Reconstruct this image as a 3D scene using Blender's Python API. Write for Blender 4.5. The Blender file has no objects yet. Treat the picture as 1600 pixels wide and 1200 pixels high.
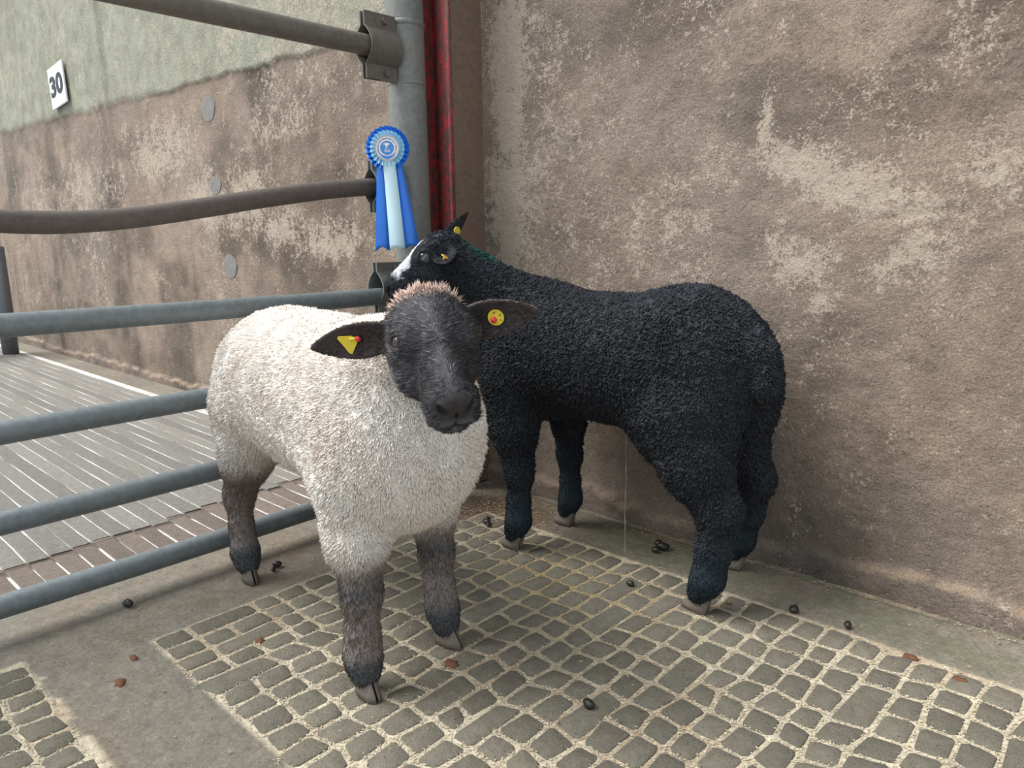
import bpy, math, random
import numpy as np
from mathutils import Matrix, Vector

# ------------------------------------------------------------------ camera, world, sun, exposure
scene = bpy.context.scene
COL = scene.collection
random.seed(7)
rng = np.random.default_rng(7)

CAM = np.array([0.0, -1.70, 0.80])
CR = np.array([0.7275712, 0.68583615, -0.01639873])
CU = np.array([-0.12051415, 0.15130674, 0.98111294])
CF = np.array([-0.67536396, 0.71185325, -0.19273939])
cam_d = bpy.data.cameras.new('camera')
cam_d.sensor_width = 36.0
cam_d.lens = 1160.51 / 1600 * 36.0
cam_d.clip_start = 0.02
cam = bpy.data.objects.new('camera', cam_d)
COL.objects.link(cam)
cam.matrix_world = Matrix(((CR[0], CU[0], -CF[0], CAM[0]), (CR[1], CU[1], -CF[1], CAM[1]),
                           (CR[2], CU[2], -CF[2], CAM[2]), (0, 0, 0, 1)))
scene.camera = cam

world = bpy.data.worlds.new('overcast_sky')
scene.world = world
world.use_nodes = True
wb = world.node_tree.nodes['Background']
wb.inputs[0].default_value = (0.88, 0.94, 1.0, 1)
wb.inputs[1].default_value = 1.0

sun_d = bpy.data.lights.new('open_sky_sun_offscreen', 'SUN')
sun_d.energy = 4.7
sun_d.angle = math.radians(38)
sun_d.color = (1.0, 0.97, 0.92)
sun = bpy.data.objects.new('open_sky_sun_offscreen', sun_d)
COL.objects.link(sun)
sun.rotation_euler = Vector((0.42, 0.42, -0.80)).to_track_quat('-Z', 'Y').to_euler()

scene.view_settings.view_transform = 'Standard'
scene.view_settings.look = 'None'
scene.view_settings.exposure = 0.15
scene.view_settings.gamma = 1.0
scene.view_settings.use_curve_mapping = False


# ------------------------------------------------------------------ noise and mesh helpers
def _hash(i, j, k):
    n = (i * 374761393 + j * 668265263 + k * 1274126177) & 0xffffffff
    n = ((n ^ (n >> 13)) * 1274126177) & 0xffffffff
    n = (n ^ (n >> 16)) & 0xffffffff
    return n.astype(np.float64) / 4294967295.0


def vnoise(x, y, z=0.0, scale=1.0, seed=0):
    x = np.asarray(x, float) * scale + seed * 17.3
    y = np.asarray(y, float) * scale + seed * 5.1
    z = np.asarray(z, float) * scale + seed * 9.7 + np.zeros_like(x)
    xi, yi, zi = np.floor(x), np.floor(y), np.floor(z)
    fx, fy, fz = x - xi, y - yi, z - zi
    fx, fy, fz = [t * t * (3 - 2 * t) for t in (fx, fy, fz)]
    xi, yi, zi = xi.astype(np.int64), yi.astype(np.int64), zi.astype(np.int64)
    out = 0
    for a in (0, 1):
        for b in (0, 1):
            for c in (0, 1):
                w = (fx if a else 1 - fx) * (fy if b else 1 - fy) * (fz if c else 1 - fz)
                out = out + w * _hash(xi + a, yi + b, zi + c)
    return out


def fbm(x, y, z=0.0, scale=1.0, octv=4, seed=0):
    t, amp, tot = 0, 1.0, 0
    for o in range(octv):
        t = t + amp * vnoise(x, y, z, scale * 2 ** o, seed + o)
        tot += amp
        amp *= 0.5
    return t / tot


def sstep(a, b, x):
    t = np.clip((np.asarray(x, float) - a) / (b - a), 0, 1)
    return t * t * (3 - 2 * t)


def mesh_from(name, V, F, col=None, smooth=True, extra=None):
    """V (n,3), F list of int arrays, each (m,3) or (m,4)"""
    me = bpy.data.meshes.new(name)
    V = np.asarray(V, np.float32)
    if not isinstance(F, (list, tuple)):
        F = [F]
    F = [np.asarray(f, np.int32) for f in F if len(f)]
    loops = np.concatenate([f.ravel() for f in F])
    tot = np.concatenate([np.full(len(f), f.shape[1], np.int32) for f in F])
    start = np.concatenate([[0], np.cumsum(tot)[:-1]]).astype(np.int32)
    me.vertices.add(len(V))
    me.vertices.foreach_set('co', V.ravel())
    me.loops.add(len(loops))
    me.loops.foreach_set('vertex_index', loops)
    me.polygons.add(len(tot))
    me.polygons.foreach_set('loop_start', start)
    me.polygons.foreach_set('use_smooth', np.full(len(tot), bool(smooth)))
    me.update(calc_edges=True)
    me.validate()
    if col is not None:
        a = me.color_attributes.new('Col', 'FLOAT_COLOR', 'POINT')
        c = np.ones((len(V), 4), np.float32)
        c[:, :3] = col
        a.data.foreach_set('color', c.ravel())
    if extra:
        for k, v in extra.items():
            a = me.attributes.new(k, 'FLOAT', 'POINT')
            a.data.foreach_set('value', np.asarray(v, np.float32).ravel())
    return me


def add(name, me, mat=None, parent=None, loc=None):
    o = bpy.data.objects.new(name, me)
    COL.objects.link(o)
    if mat is not None and me is not None and not me.materials:
        me.materials.append(mat)
    if parent is not None:
        o.parent = parent
    if loc is not None:
        o.location = loc
    return o


def tag(o, label=None, cat=None, group=None, kind=None):
    for k, v in (('label', label), ('category', cat), ('group', group), ('kind', kind)):
        if v:
            o[k] = v
    return o


class MB:
    """collects simple solids into one mesh"""
    def __init__(s):
        s.v, s.q, s.t, s.n = [], [], [], 0

    def raw(s, V, Q=(), T=()):
        s.v.append(np.asarray(V, float))
        if len(Q): s.q.append(np.asarray(Q, int) + s.n)
        if len(T): s.t.append(np.asarray(T, int) + s.n)
        s.n += len(V)
        return s

    def box(s, lo, hi, M=None):
        x0, y0, z0 = lo; x1, y1, z1 = hi
        V = np.array([(x0, y0, z0), (x1, y0, z0), (x1, y1, z0), (x0, y1, z0), (x0, y0, z1), (x1, y0, z1), (x1, y1, z1), (x0, y1, z1)], float)
        if M is not None: V = V @ M[0].T + M[1]
        return s.raw(V, [(0, 3, 2, 1), (4, 5, 6, 7), (0, 1, 5, 4), (1, 2, 6, 5), (2, 3, 7, 6), (3, 0, 4, 7)])

    def tube(s, pts, rad, n=20, cap=True):
        pts = np.asarray(pts, float)
        rad = np.broadcast_to(np.asarray(rad, float), (len(pts),))
        tan = np.gradient(pts, axis=0)
        tan /= np.linalg.norm(tan, axis=1)[:, None]
        ref = np.array([0, 0, 1.0]) if abs(tan[0][2]) < 0.9 else np.array([1.0, 0, 0])
        V, rings = [], len(pts)
        a = np.arange(n) * 2 * np.pi / n
        for i in range(rings):
            e1 = np.cross(tan[i], ref); e1 /= np.linalg.norm(e1)
            e2 = np.cross(tan[i], e1)
            V.append(pts[i] + rad[i] * (np.cos(a)[:, None] * e1 + np.sin(a)[:, None] * e2))
        V = np.concatenate(V)
        Q = []
        for i in range(rings - 1):
            for j in range(n):
                k = (j + 1) % n
                Q.append((i * n + j, i * n + k, (i + 1) * n + k, (i + 1) * n + j))
        T = []
        if cap:
            V = np.concatenate([V, pts[:1], pts[-1:]])
            c0, c1 = len(V) - 2, len(V) - 1
            for j in range(n):
                k = (j + 1) % n
                T += [(c0, k, j), (c1, (rings - 1) * n + j, (rings - 1) * n + k)]
        return s.raw(V, Q, T)

    def mesh(s, name, smooth=True, col=None):
        V = np.concatenate(s.v)
        F = []
        if s.q: F.append(np.concatenate(s.q))
        if s.t: F.append(np.concatenate(s.t))
        return mesh_from(name, V, F, col, smooth)

    def build(s, name, mat, parent=None, loc=None, smooth=True, bevel=0):
        o = add(name, s.mesh(name, smooth), mat, parent, loc)
        if bevel:
            b = o.modifiers.new('bevel', 'BEVEL'); b.width = bevel; b.segments = 2; b.limit_method = 'ANGLE'
        return o


def auto_sharp(o, deg=35):
    me = o.data
    me.polygons.foreach_set('use_smooth', np.ones(len(me.polygons), bool))
    try:
        me.set_sharp_from_angle(angle=math.radians(deg))
    except Exception:
        pass


# ------------------------------------------------------------------ materials
class NT:
    def __init__(s, name):
        s.m = bpy.data.materials.new(name)
        s.m.use_nodes = True
        s.t = s.m.node_tree
        s.b = s.t.nodes['Principled BSDF']
        s.co = None

    def n(s, typ, **kw):
        nd = s.t.nodes.new(typ)
        for k, v in kw.items(): setattr(nd, k, v)
        return nd

    def l(s, a, b): s.t.links.new(a, b)

    def coord(s):
        if s.co is None: s.co = s.n('ShaderNodeTexCoord').outputs['Object']
        return s.co

    def noise(s, scale, detail=4, rough=0.6, stretch=None):
        nd = s.n('ShaderNodeTexNoise')
        nd.inputs['Scale'].default_value = scale
        nd.inputs['Detail'].default_value = detail
        nd.inputs['Roughness'].default_value = rough
        v = s.coord()
        if stretch:
            mp = s.n('ShaderNodeMapping'); mp.inputs['Scale'].default_value = stretch
            s.l(v, mp.inputs['Vector']); v = mp.outputs[0]
        s.l(v, nd.inputs['Vector'])
        return nd.outputs['Fac']

    def ramp(s, fac, stops):
        r = s.n('ShaderNodeValToRGB')
        while len(r.color_ramp.elements) < len(stops): r.color_ramp.elements.new(0.5)
        for e, (p, c) in zip(r.color_ramp.elements, stops):
            e.position = p
            e.color = (c, c, c, 1) if not hasattr(c, '__len__') else (*c, 1)
        s.l(fac, r.inputs[0])
        return r.outputs[0]

    def mix(s, fac, a, b, mode='MIX'):
        m = s.n('ShaderNodeMix', data_type='RGBA', blend_type=mode)
        for sock, v in ((m.inputs[0], fac), (m.inputs[6], a), (m.inputs[7], b)):
            if hasattr(v, 'is_linked'): s.l(v, sock)
            elif hasattr(v, '__len__'): sock.default_value = (*v, 1)
            else: sock.default_value = v
        return m.outputs[2]

    def math(s, op, a, b=0.0, clamp=False):
        m = s.n('ShaderNodeMath', operation=op, use_clamp=clamp)
        for sock, v in ((m.inputs[0], a), (m.inputs[1], b)):
            if hasattr(v, 'is_linked'): s.l(v, sock)
            else: sock.default_value = v
        return m.outputs[0]

    def attr(s, name, fac=False):
        a = s.n('ShaderNodeAttribute', attribute_name=name)
        return a.outputs['Fac' if fac else 'Color']

    def bump(s, h, strength=0.5, dist=0.005, prev=None):
        b = s.n('ShaderNodeBump')
        b.inputs['Strength'].default_value = strength
        b.inputs['Distance'].default_value = dist
        s.l(h, b.inputs['Height'])
        if prev is not None: s.l(prev, b.inputs['Normal'])
        return b.outputs[0]

    def done(s, color=None, rough=None, normal=None, metal=0.0, spec=0.5):
        for sock, v in (('Base Color', color), ('Roughness', rough), ('Normal', normal)):
            if v is None: continue
            i = s.b.inputs[sock]
            if hasattr(v, 'is_linked'): s.l(v, i)
            elif hasattr(v, '__len__'): i.default_value = (*v, 1)
            else: i.default_value = v
        s.b.inputs['Metallic'].default_value = metal
        s.b.inputs['Specular IOR Level'].default_value = spec
        return s.m


def m_wall():
    n = NT('weathered_concrete_wall')
    c = n.attr('Col')
    f1 = n.noise(9, 10, 0.72)
    f2 = n.noise(210, 5, 0.75)
    c = n.mix(1.0, c, n.ramp(f1, [(0.28, 0.68), (0.72, 1.34)]), 'MULTIPLY')
    c = n.mix(1.0, c, n.ramp(f2, [(0.3, 0.6), (0.72, 1.38)]), 'MULTIPLY')
    p = n.attr('pale', True)
    k = n.math('ADD', n.math('MULTIPLY', n.noise(45, 4, 0.7), 0.45), n.math('MULTIPLY', n.noise(190, 5, 0.75), 0.55))
    m = n.math('ADD', p, n.math('MULTIPLY', n.math('SUBTRACT', k, 0.5), 5.2))
    m = n.ramp(m, [(0.46, 0.0), (0.57, 1.0)])
    pc = n.mix(n.noise(12, 3), (0.50, 0.395, 0.295), (0.58, 0.515, 0.44))
    c = n.mix(n.math('MULTIPLY', m, 0.72), c, pc)
    sp = n.noise(300, 2, 0.5)
    c = n.mix(n.ramp(sp, [(0.70, 0.0), (0.76, 0.7)]), c, (0.62, 0.54, 0.44))
    pit = n.ramp(n.noise(120, 3, 0.6), [(0.30, 0.0), (0.40, 1.0)])
    nb = n.bump(n.noise(85, 10, 0.68), 1.0, 0.008)
    nb = n.bump(pit, 0.6, 0.003, nb)
    nb = n.bump(m, 0.35, 0.003, nb)
    return n.done(c, 0.93, nb, 0, 0.25)


def m_ground(name, bump_d=0.004, wet=False):
    n = NT(name)
    c = n.attr('Col')
    c = n.mix(1.0, c, n.ramp(n.noise(30, 6, 0.7), [(0.25, 0.7), (0.75, 1.3)]), 'MULTIPLY')
    c = n.mix(1.0, c, n.ramp(n.noise(130, 5, 0.75), [(0.3, 0.66), (0.7, 1.34)]), 'MULTIPLY')
    sp = n.noise(200, 3, 0.6)
    c = n.mix(n.ramp(sp, [(0.62, 0.0), (0.70, 0.6)]), c, (0.05, 0.045, 0.035))
    c = n.mix(n.ramp(n.noise(150, 3, 0.6), [(0.66, 0.0), (0.72, 0.5)]), c, (0.42, 0.38, 0.31))
    nb = n.bump(n.noise(160, 6, 0.75), 0.7, bump_d)
    r = n.math('SUBTRACT', n.math('MULTIPLY', n.noise(9, 3), 0.35), -0.50)
    if wet:
        r = n.math('SUBTRACT', r, n.math('MULTIPLY', n.attr('wet', True), 0.50), True)
        r = n.math('MAXIMUM', r, 0.14)
    return n.done(c, r, nb, 0, 0.4)


def m_pad(name, a, b):
    n = NT(name)
    oi = n.n('ShaderNodeObjectInfo').outputs['Random']
    geo = n.n('ShaderNodeNewGeometry').outputs['Position']
    n.co = geo
    c = n.mix(n.noise(7, 4, 0.6), a, b)
    c = n.mix(1.0, c, n.ramp(oi, [(0.0, 0.84), (1.0, 1.14)]), 'MULTIPLY')
    c = n.mix(1.0, c, n.ramp(n.noise(45, 6, 0.7), [(0.25, 0.78), (0.75, 1.22)]), 'MULTIPLY')
    c = n.mix(n.ramp(n.noise(210, 3, 0.6), [(0.60, 0.0), (0.68, 0.7)]), c, (0.035, 0.03, 0.025))
    c = n.mix(n.ramp(n.noise(190, 3, 0.6, (1.3, 1, 1)), [(0.62, 0.0), (0.69, 0.5)]), c, (0.40, 0.37, 0.31))
    nb = n.bump(n.noise(150, 8, 0.75), 1.0, 0.007)
    return n.done(c, 0.85, nb, 0, 0.25)


def m_steel(name, a, b, rust=(0.10, 0.055, 0.03), amount=0.45, rough=0.55, metal=0.35):
    n = NT(name)
    c = n.mix(n.noise(6, 5, 0.65), a, b)
    c = n.mix(1.0, c, n.ramp(n.noise(60, 5, 0.7), [(0.3, 0.8), (0.7, 1.2)]), 'MULTIPLY')
    st = n.noise(14, 6, 0.7, (1, 1, 0.5))
    c = n.mix(n.ramp(st, [(amount + 0.10, 0.0), (amount + 0.26, 0.8)]), c, rust)
    nb = n.bump(n.noise(220, 5, 0.7), 0.25, 0.002)
    return n.done(c, rough, nb, metal, 0.5)


def m_red():
    n = NT('worn_red_paint')
    n1 = n.noise(34, 7, 0.8, (1.6, 1.6, 0.8))
    c = n.mix(n.ramp(n1, [(0.47, 0.0), (0.57, 1.0)]), (0.090, 0.044, 0.040), (0.33, 0.024, 0.032))
    c = n.mix(1.0, c, n.ramp(n.noise(90, 5, 0.7), [(0.3, 0.6), (0.7, 1.35)]), 'MULTIPLY')
    nb = n.bump(n1, 0.3, 0.002)
    return n.done(c, 0.6, nb, 0, 0.4)


def m_plain(name, col, rough=0.6, metal=0, spec=0.5, var=0.0, scale=40):
    n = NT(name)
    if var:
        c = n.mix(1.0, col, n.ramp(n.noise(scale, 5, 0.7), [(0.25, 1 - var), (0.75, 1 + var)]), 'MULTIPLY')
        nb = n.bump(n.noise(scale * 4, 5, 0.7), 0.3, 0.002)
        return n.done(c, rough, nb, metal, spec)
    return n.done(col, rough, None, metal, spec)


def m_wool(name, rough=1.0, spec=0.05, bump=0.0):
    n = NT(name)
    c = n.attr('Col')
    if bump:
        c = n.mix(1.0, c, n.ramp(n.noise(160, 5, 0.7), [(0.3, 0.75), (0.7, 1.25)]), 'MULTIPLY')
        return n.done(c, rough, n.bump(n.noise(210, 5, 0.7), 0.6, bump), 0, spec)
    return n.done(c, rough, None, 0, spec)


M_WALL = m_wall()
M_GROUND = m_ground('damp_concrete_floor', wet=True)
M_PAD = m_pad('grey_concrete_block', (0.215, 0.205, 0.165), (0.255, 0.228, 0.178))
M_RIB = m_pad('alley_concrete', (0.245, 0.238, 0.222), (0.280, 0.265, 0.240))
M_RIBR = m_pad('reddish_alley_concrete', (0.235, 0.195, 0.17), (0.20, 0.165, 0.14))
M_GALV = m_steel('galvanised_steel', (0.20, 0.225, 0.235), (0.13, 0.155, 0.165), amount=0.62)
M_POST = m_steel('weathered_post_steel', (0.215, 0.222, 0.205), (0.155, 0.16, 0.148), amount=0.56, metal=0.25)
M_RUSTRAIL = m_steel('rusty_brown_steel', (0.12, 0.098, 0.088), (0.085, 0.07, 0.064), amount=0.5, metal=0.2, rough=0.7)
M_TOPRAIL = m_steel('tarnished_steel', (0.16, 0.145, 0.125), (0.11, 0.098, 0.085), amount=0.58, metal=0.25)
M_RUST = m_steel('rusted_flange', (0.175, 0.118, 0.085), (0.14, 0.10, 0.075), rust=(0.20, 0.105, 0.066), amount=0.42, metal=0.0, rough=0.85)
M_RED = m_red()

# ------------------------------------------------------------------ the wall
def blob(x, z, cx, cz, rx, rz, rot=0.0):
    c, s = math.cos(rot), math.sin(rot)
    dx, dz = x - cx, z - cz
    u, v = (dx * c + dz * s) / rx, (-dx * s + dz * c) / rz
    return np.exp(-(u * u + v * v))


xs = np.concatenate([np.arange(-9.0, -1.95, 0.022), np.arange(-1.95, 0.35, 0.0085), np.arange(0.35, 1.6, 0.03)])
zs = np.concatenate([np.arange(-0.02, 1.56, 0.0085), np.arange(1.56, 2.6, 0.02)])
X, Z = np.meshgrid(xs, zs, indexing='ij')
edge = 1.50 + 0.036 * (-X - 2.2) + 0.05 * (fbm(X, 0 * X, scale=3.5, seed=3) - 0.5) + 0.03 * (fbm(X, Z, scale=16, octv=3, seed=4) - 0.5)
render_coat = sstep(-0.006, 0.006, Z - edge) * (X < -1.9)
rel = 0.012 * (fbm(X, Z, scale=3, octv=3, seed=1) - 0.5) + 0.0045 * (fbm(X, Z, scale=45, octv=3, seed=2) - 0.5)
pits = sstep(0.70, 0.80, fbm(X, Z * 1.4, scale=38, octv=3, seed=9)) * 0.0022
crag = fbm(X * 0.8, Z, scale=7, octv=4, seed=12)
ledge = 0.0012 * sstep(0.50, 0.512, crag + 0.16 * blob(X, Z, -0.42, 1.0, 0.5, 0.45) - 0.09)
Y = -rel + pits - 0.011 * render_coat - ledge * (X > -1.65)
hgt = 0.050 + 0.075 * (fbm(X, 0 * X, scale=4, octv=2, seed=21) - 0.5) + 0.035 * (fbm(X, 0 * X, scale=26, octv=2, seed=22) - 0.5)
foot = sstep(0.007, -0.007, Z - hgt)
Y = Y - foot * (0.010 + 0.010 * fbm(X, Z, scale=20, octv=3, seed=23))
cm = sstep(0.46, 0.62, fbm(X, Z, scale=3.2, octv=2, seed=24)) * (X > -1.5)
crack = sstep(0.020, 0.004, np.abs(fbm(X * 0.7, Z, scale=5.5, octv=4, seed=25) - 0.5)) * cm
crack = np.maximum(crack, sstep(0.016, 0.003, np.abs(fbm(X * 0.6, Z * 1.3, scale=11, octv=3, seed=26) - 0.5)) * sstep(0.5, 0.62, fbm(X, Z, scale=2.6, octv=2, seed=27)) * (X > -1.5))
for pl in ([(-0.618, 0.804), (-0.573, 0.823), (-0.504, 0.829), (-0.447, 0.839), (-0.415, 0.843), (-0.374, 0.838)],
           [(-0.532, 1.136), (-0.497, 1.149), (-0.462, 1.143), (-0.408, 1.127), (-0.342, 1.146), (-0.304, 1.154)],
           [(-0.90, 0.93), (-0.88, 0.945), (-0.86, 0.93), (-0.88, 0.92)]):
    wx, wz = X + 0.012 * (fbm(X, Z, scale=40, octv=2, seed=28) - 0.5), Z + 0.016 * (fbm(X, Z, scale=45, octv=2, seed=29) - 0.5)
    for (ax_, az_), (bx_, bz_) in zip(pl[:-1], pl[1:]):
        t_ = np.clip(((wx - ax_) * (bx_ - ax_) + (wz - az_) * (bz_ - az_)) / ((bx_ - ax_) ** 2 + (bz_ - az_) ** 2), 0, 1)
        crack = np.maximum(crack, 2.2 * sstep(0.010, 0.003, np.hypot(wx - ax_ - t_ * (bx_ - ax_), wz - az_ - t_ * (bz_ - az_))))
Y = Y + 0.0016 * crack
# colours of the concrete itself
base = np.stack([0.265 + 0 * X, 0.205 + 0 * X, 0.160 + 0 * X], -1)
g = fbm(X, Z, scale=2.2, octv=4, seed=31)[..., None]
base = base * (0.62 + 0.80 * g) * np.array([1.04, 1.05, 1.07])
base = base * np.array([1, 1, 1]) + (fbm(X, Z, scale=5, octv=3, seed=33)[..., None] - 0.5) * np.array([0.05, 0.03, 0.005])
base = base * (1 - 0.38 * sstep(0.50, 0.68, fbm(X * 1.0, Z * 1.6, scale=2.6, octv=4, seed=36))[..., None])
grey = sstep(0.4, 0.7, fbm(X, Z, scale=1.4, octv=3, seed=38))[..., None]
base = base * (1 - 0.3 * grey) + 0.3 * grey * np.array([0.24, 0.215, 0.185])
left = (sstep(-1.75, -2.1, X))[..., None]
strk = sstep(0.50, 0.66, fbm(X * 3.0, Z * 0.5, scale=1.6, octv=4, seed=39))[..., None] * left
base = base * (1 - 0.28 * strk)
alg = render_coat * (0.55 + 0.6 * fbm(X, Z, scale=3, seed=41))
base = base * (1 - alg[..., None] * 0.85) + alg[..., None] * 0.85 * np.array([0.335, 0.355, 0.28])
algr = np.clip(sstep(1.25, 1.75, Z + 0.4 * (fbm(X, Z, scale=3, seed=44) - 0.5)) * (X > -1.7), 0, 1)[..., None]
base = base * (1 - 0.45 * algr) + 0.45 * algr * np.array([0.25, 0.25, 0.19])
seam = blob(X, 0 * Z, -4.78, 0, 0.05, 1) * (0.4 + 0.6 * fbm(X, Z, scale=5, seed=45))
base = base * (1 - 0.4 * seam[..., None])
base = base * (1 - 0.35 * foot[..., None]) + 0.35 * foot[..., None] * np.array([0.17, 0.14, 0.125])
lip = (sstep(-0.022, -0.004, Z - hgt) * sstep(0.010, 0.0, Z - hgt))[..., None] * sstep(0.40, 0.58, fbm(X, Z, scale=11, seed=47))[..., None]
base = base * (1 - 0.75 * lip) + 0.75 * lip * np.array([0.36, 0.27, 0.19])
pale = np.zeros_like(X)
for cx, cz, rx, rz, a, rot in [(-1.61, 1.30, 0.080, 0.40, 0.98, 0), (-1.61, 0.85, 0.09, 0.30, 0.95, 0), (-1.55, 0.62, 0.10, 0.10, 0.75, 0),
                               (-0.80, 1.04, 0.025, 0.08, 0.9, 0), (-0.73, 0.96, 0.13, 0.055, 0.95, -0.3), (-0.60, 0.905, 0.14, 0.06, 1.0, -0.35),
                               (-0.47, 0.84, 0.09, 0.05, 0.8, -0.4), (-0.76, 0.80, 0.05, 0.09, 0.6, 0), (-0.70, 0.73, 0.09, 0.06, 0.85, 0.2),
                               (-0.47, 0.75, 0.10, 0.06, 0.85, 0.5), (-0.65, 0.64, 0.035, 0.035, 0.8, 0), (-0.34, 0.90, 0.09, 0.08, 0.6, 0),
                               (-0.40, 1.15, 0.10, 0.10, 0.45, 0), (-0.62, 1.10, 0.10, 0.06, 0.35, 0), (-0.98, 1.35, 0.25, 0.12, 0.38, 0),
                               (-1.25, 0.75, 0.15, 0.12, 0.22, 0), (-0.35, 0.66, 0.10, 0.04, 0.55, 0),
                               (-4.15, 1.28, 0.45, 0.18, 0.95, 0), (-3.62, 1.02, 0.35, 0.2, 0.9, 0), (-3.25, 0.98, 0.3, 0.2, 0.95, 0),
                               (-2.95, 0.86, 0.25, 0.12, 0.9, 0), (-2.62, 0.80, 0.3, 0.11, 0.95, 0), (-2.3, 0.78, 0.15, 0.07, 0.6, 0),
                               (-5.4, 1.15, 0.5, 0.25, 0.75, 0), (-6.3, 1.1, 0.5, 0.3, 0.7, 0), (-4.4, 0.6, 0.3, 0.1, 0.4, 0), (-3.0, 1.28, 0.5, 0.15, 0.55, 0)]:
    pale = np.maximum(pale, a * blob(X, Z, cx, cz, rx, rz, rot))
pale = np.maximum(pale, 0.14 + 0.30 * sstep(0.45, 0.7, fbm(X, Z, scale=2.4, octv=3, seed=52)) * (Z > 0.35))
pale = np.minimum(pale, 0.86) - 0.10 + 0.22 * (fbm(X * 1.5, Z, scale=6, octv=3, seed=51) - 0.5) + 0.85 * (fbm(X, Z, scale=19, octv=3, seed=53) - 0.5) + 0.28 * blob(X, Z, -1.60, 1.05, 0.085, 0.6) + 0.12 * blob(X, Z, -0.62, 0.86, 0.22, 0.2)
WX, WZ, WY = xs, zs, Y
nx, nz = X.shape
idx = np.arange(nx * nz).reshape(nx, nz)
Q = np.stack([idx[:-1, :-1], idx[1:, :-1], idx[1:, 1:], idx[:-1, 1:]], -1).reshape(-1, 4)
V = np.stack([X, Y, Z], -1).reshape(-1, 3)
wall = add('wall_back', mesh_from('wall_back', V, Q, np.clip(base, 0.01, 1).reshape(-1, 3), True, {'pale': pale.ravel()}), M_WALL)
tag(wall, 'mottled brown concrete wall with pale flaking patches', kind='structure')

# filled tie holes on the wall beyond the railing: grey mortar patches
mp = m_plain('grey_mortar', (0.195, 0.188, 0.180), 0.9, var=0.25)
for (px, pz, rx, rz) in ((-3.55, 1.42, 0.075, 0.062), (-3.54, 1.07, 0.06, 0.045), (-3.47, 0.69, 0.07, 0.065)):
    n_ = 20
    a_ = np.arange(n_) * 2 * np.pi / n_
    wob = 1 + 0.05 * np.sin(3 * a_ + px * 7) + 0.04 * np.sin(5 * a_)
    ring = np.stack([rx * wob * np.cos(a_), 0 * a_, rz * wob * np.sin(a_)], -1)
    V = np.concatenate([ring + (0, 0.02, 0), ring * 0.92 + (0, -0.006, 0), [[0, -0.007, 0]]])
    Q = [(i, (i + 1) % n_, n_ + (i + 1) % n_, n_ + i) for i in range(n_)]
    T = [(n_ + i, n_ + (i + 1) % n_, 2 * n_) for i in range(n_)]
    yl = WY[np.argmin(np.abs(WX - px)), np.argmin(np.abs(WZ - pz))]
    add('mortar_patch', mesh_from('mortar_patch', V, [np.array(Q), np.array(T)], smooth=False), mp, wall, (px, yl + 0.004, pz))

# ------------------------------------------------------------------ the floor
GROOVE = -0.0035
xs = np.concatenate([np.arange(-9.5, -2.4, 0.08), np.arange(-2.4, 0.25, 0.011), np.arange(0.25, 1.6, 0.08)])
ys = np.concatenate([np.arange(-3.6, -2.0, 0.08), np.arange(-2.0, 0.06, 0.011)])
X, Y = np.meshgrid(xs, ys, indexing='ij')
jx = 0.012 * (fbm(X, Y, scale=25, seed=61) - 0.5)
P1 = (X > -1.515 + jx) & (X < 0.12) & (Y > -1.205 + jx) & (Y < -0.225 + jx)
P2 = (X > -1.62 + jx) & (X < 0.12) & (Y > -2.0) & (Y < -1.395 + jx)
AL = (X < -1.86 + jx) & (Y < -0.16 + jx)
pen = P1 | P2
Z = 0.004 * (fbm(X, Y, scale=5, octv=3, seed=62) - 0.5) - 0.003
Z = np.where(pen, GROOVE + 0.002 * (fbm(X, Y, scale=60, seed=63) - 0.5), Z)
Z = np.where(AL, -0.0022, Z)
Z = Z - 0.014 * np.exp(-((Y + 0.026 + 0.006 * (fbm(X, 0 * X, scale=14, seed=77) - 0.5)) / 0.008) ** 2) * (X > -1.7)
plain = np.stack([0.200 + 0 * X, 0.180 + 0 * X, 0.145 + 0 * X], -1) * (0.7 + 0.6 * fbm(X, Y, scale=4, octv=4, seed=64))[..., None]
rust = sstep(0.52, 0.68, fbm(X, Y, scale=6, octv=3, seed=65))[..., None]
plain = plain * (1 - 0.35 * rust) + 0.35 * rust * np.array([0.20, 0.145, 0.10])
moss = (sstep(-0.27, -0.15, Y) * sstep(-1.6, -1.2, X) * (0.55 + 0.6 * fbm(X, Y, scale=7, seed=66)))[..., None]
moss = moss * sstep(0.42, 0.58, fbm(X, Y, scale=10, octv=4, seed=78))[..., None]
plain = plain * (1 - 0.7 * moss) + 0.7 * moss * np.array([0.150, 0.155, 0.100])
soil = (blob(X, Y, -1.47, -0.22, 0.14, 0.16) * (0.5 + fbm(X, Y, scale=25, octv=3, seed=76)))[..., None]
plain = plain * (1 - np.clip(soil, 0, 0.85)) + np.clip(soil, 0, 0.85) * np.array([0.165, 0.095, 0.052])
lipf = (sstep(-0.075, -0.02, Y + 0.03 * (fbm(X, Y, scale=12, seed=67) - 0.5)) * (X > -1.2) * sstep(0.42, 0.56, fbm(X, Y, scale=14, seed=68)))[..., None]
plain = plain * (1 - 0.7 * lipf) + 0.7 * lipf * np.array([0.30, 0.225, 0.155])
chips = np.array([0.54, 0.485, 0.37]) * (0.6 + 0.7 * fbm(X, Y, scale=90, octv=3, seed=69))[..., None]
yel = (blob(X, Y, -1.05, -0.45, 0.25, 0.2) * 0.7)[..., None]
chips = chips * (1 - yel) + yel * np.array([0.33, 0.25, 0.10])
pinkish = sstep(0.55, 0.7, fbm(X, Y, scale=5, seed=70))[..., None] * 0.4
chips = chips * (1 - pinkish) + pinkish * np.array([0.36, 0.24, 0.15])
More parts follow.
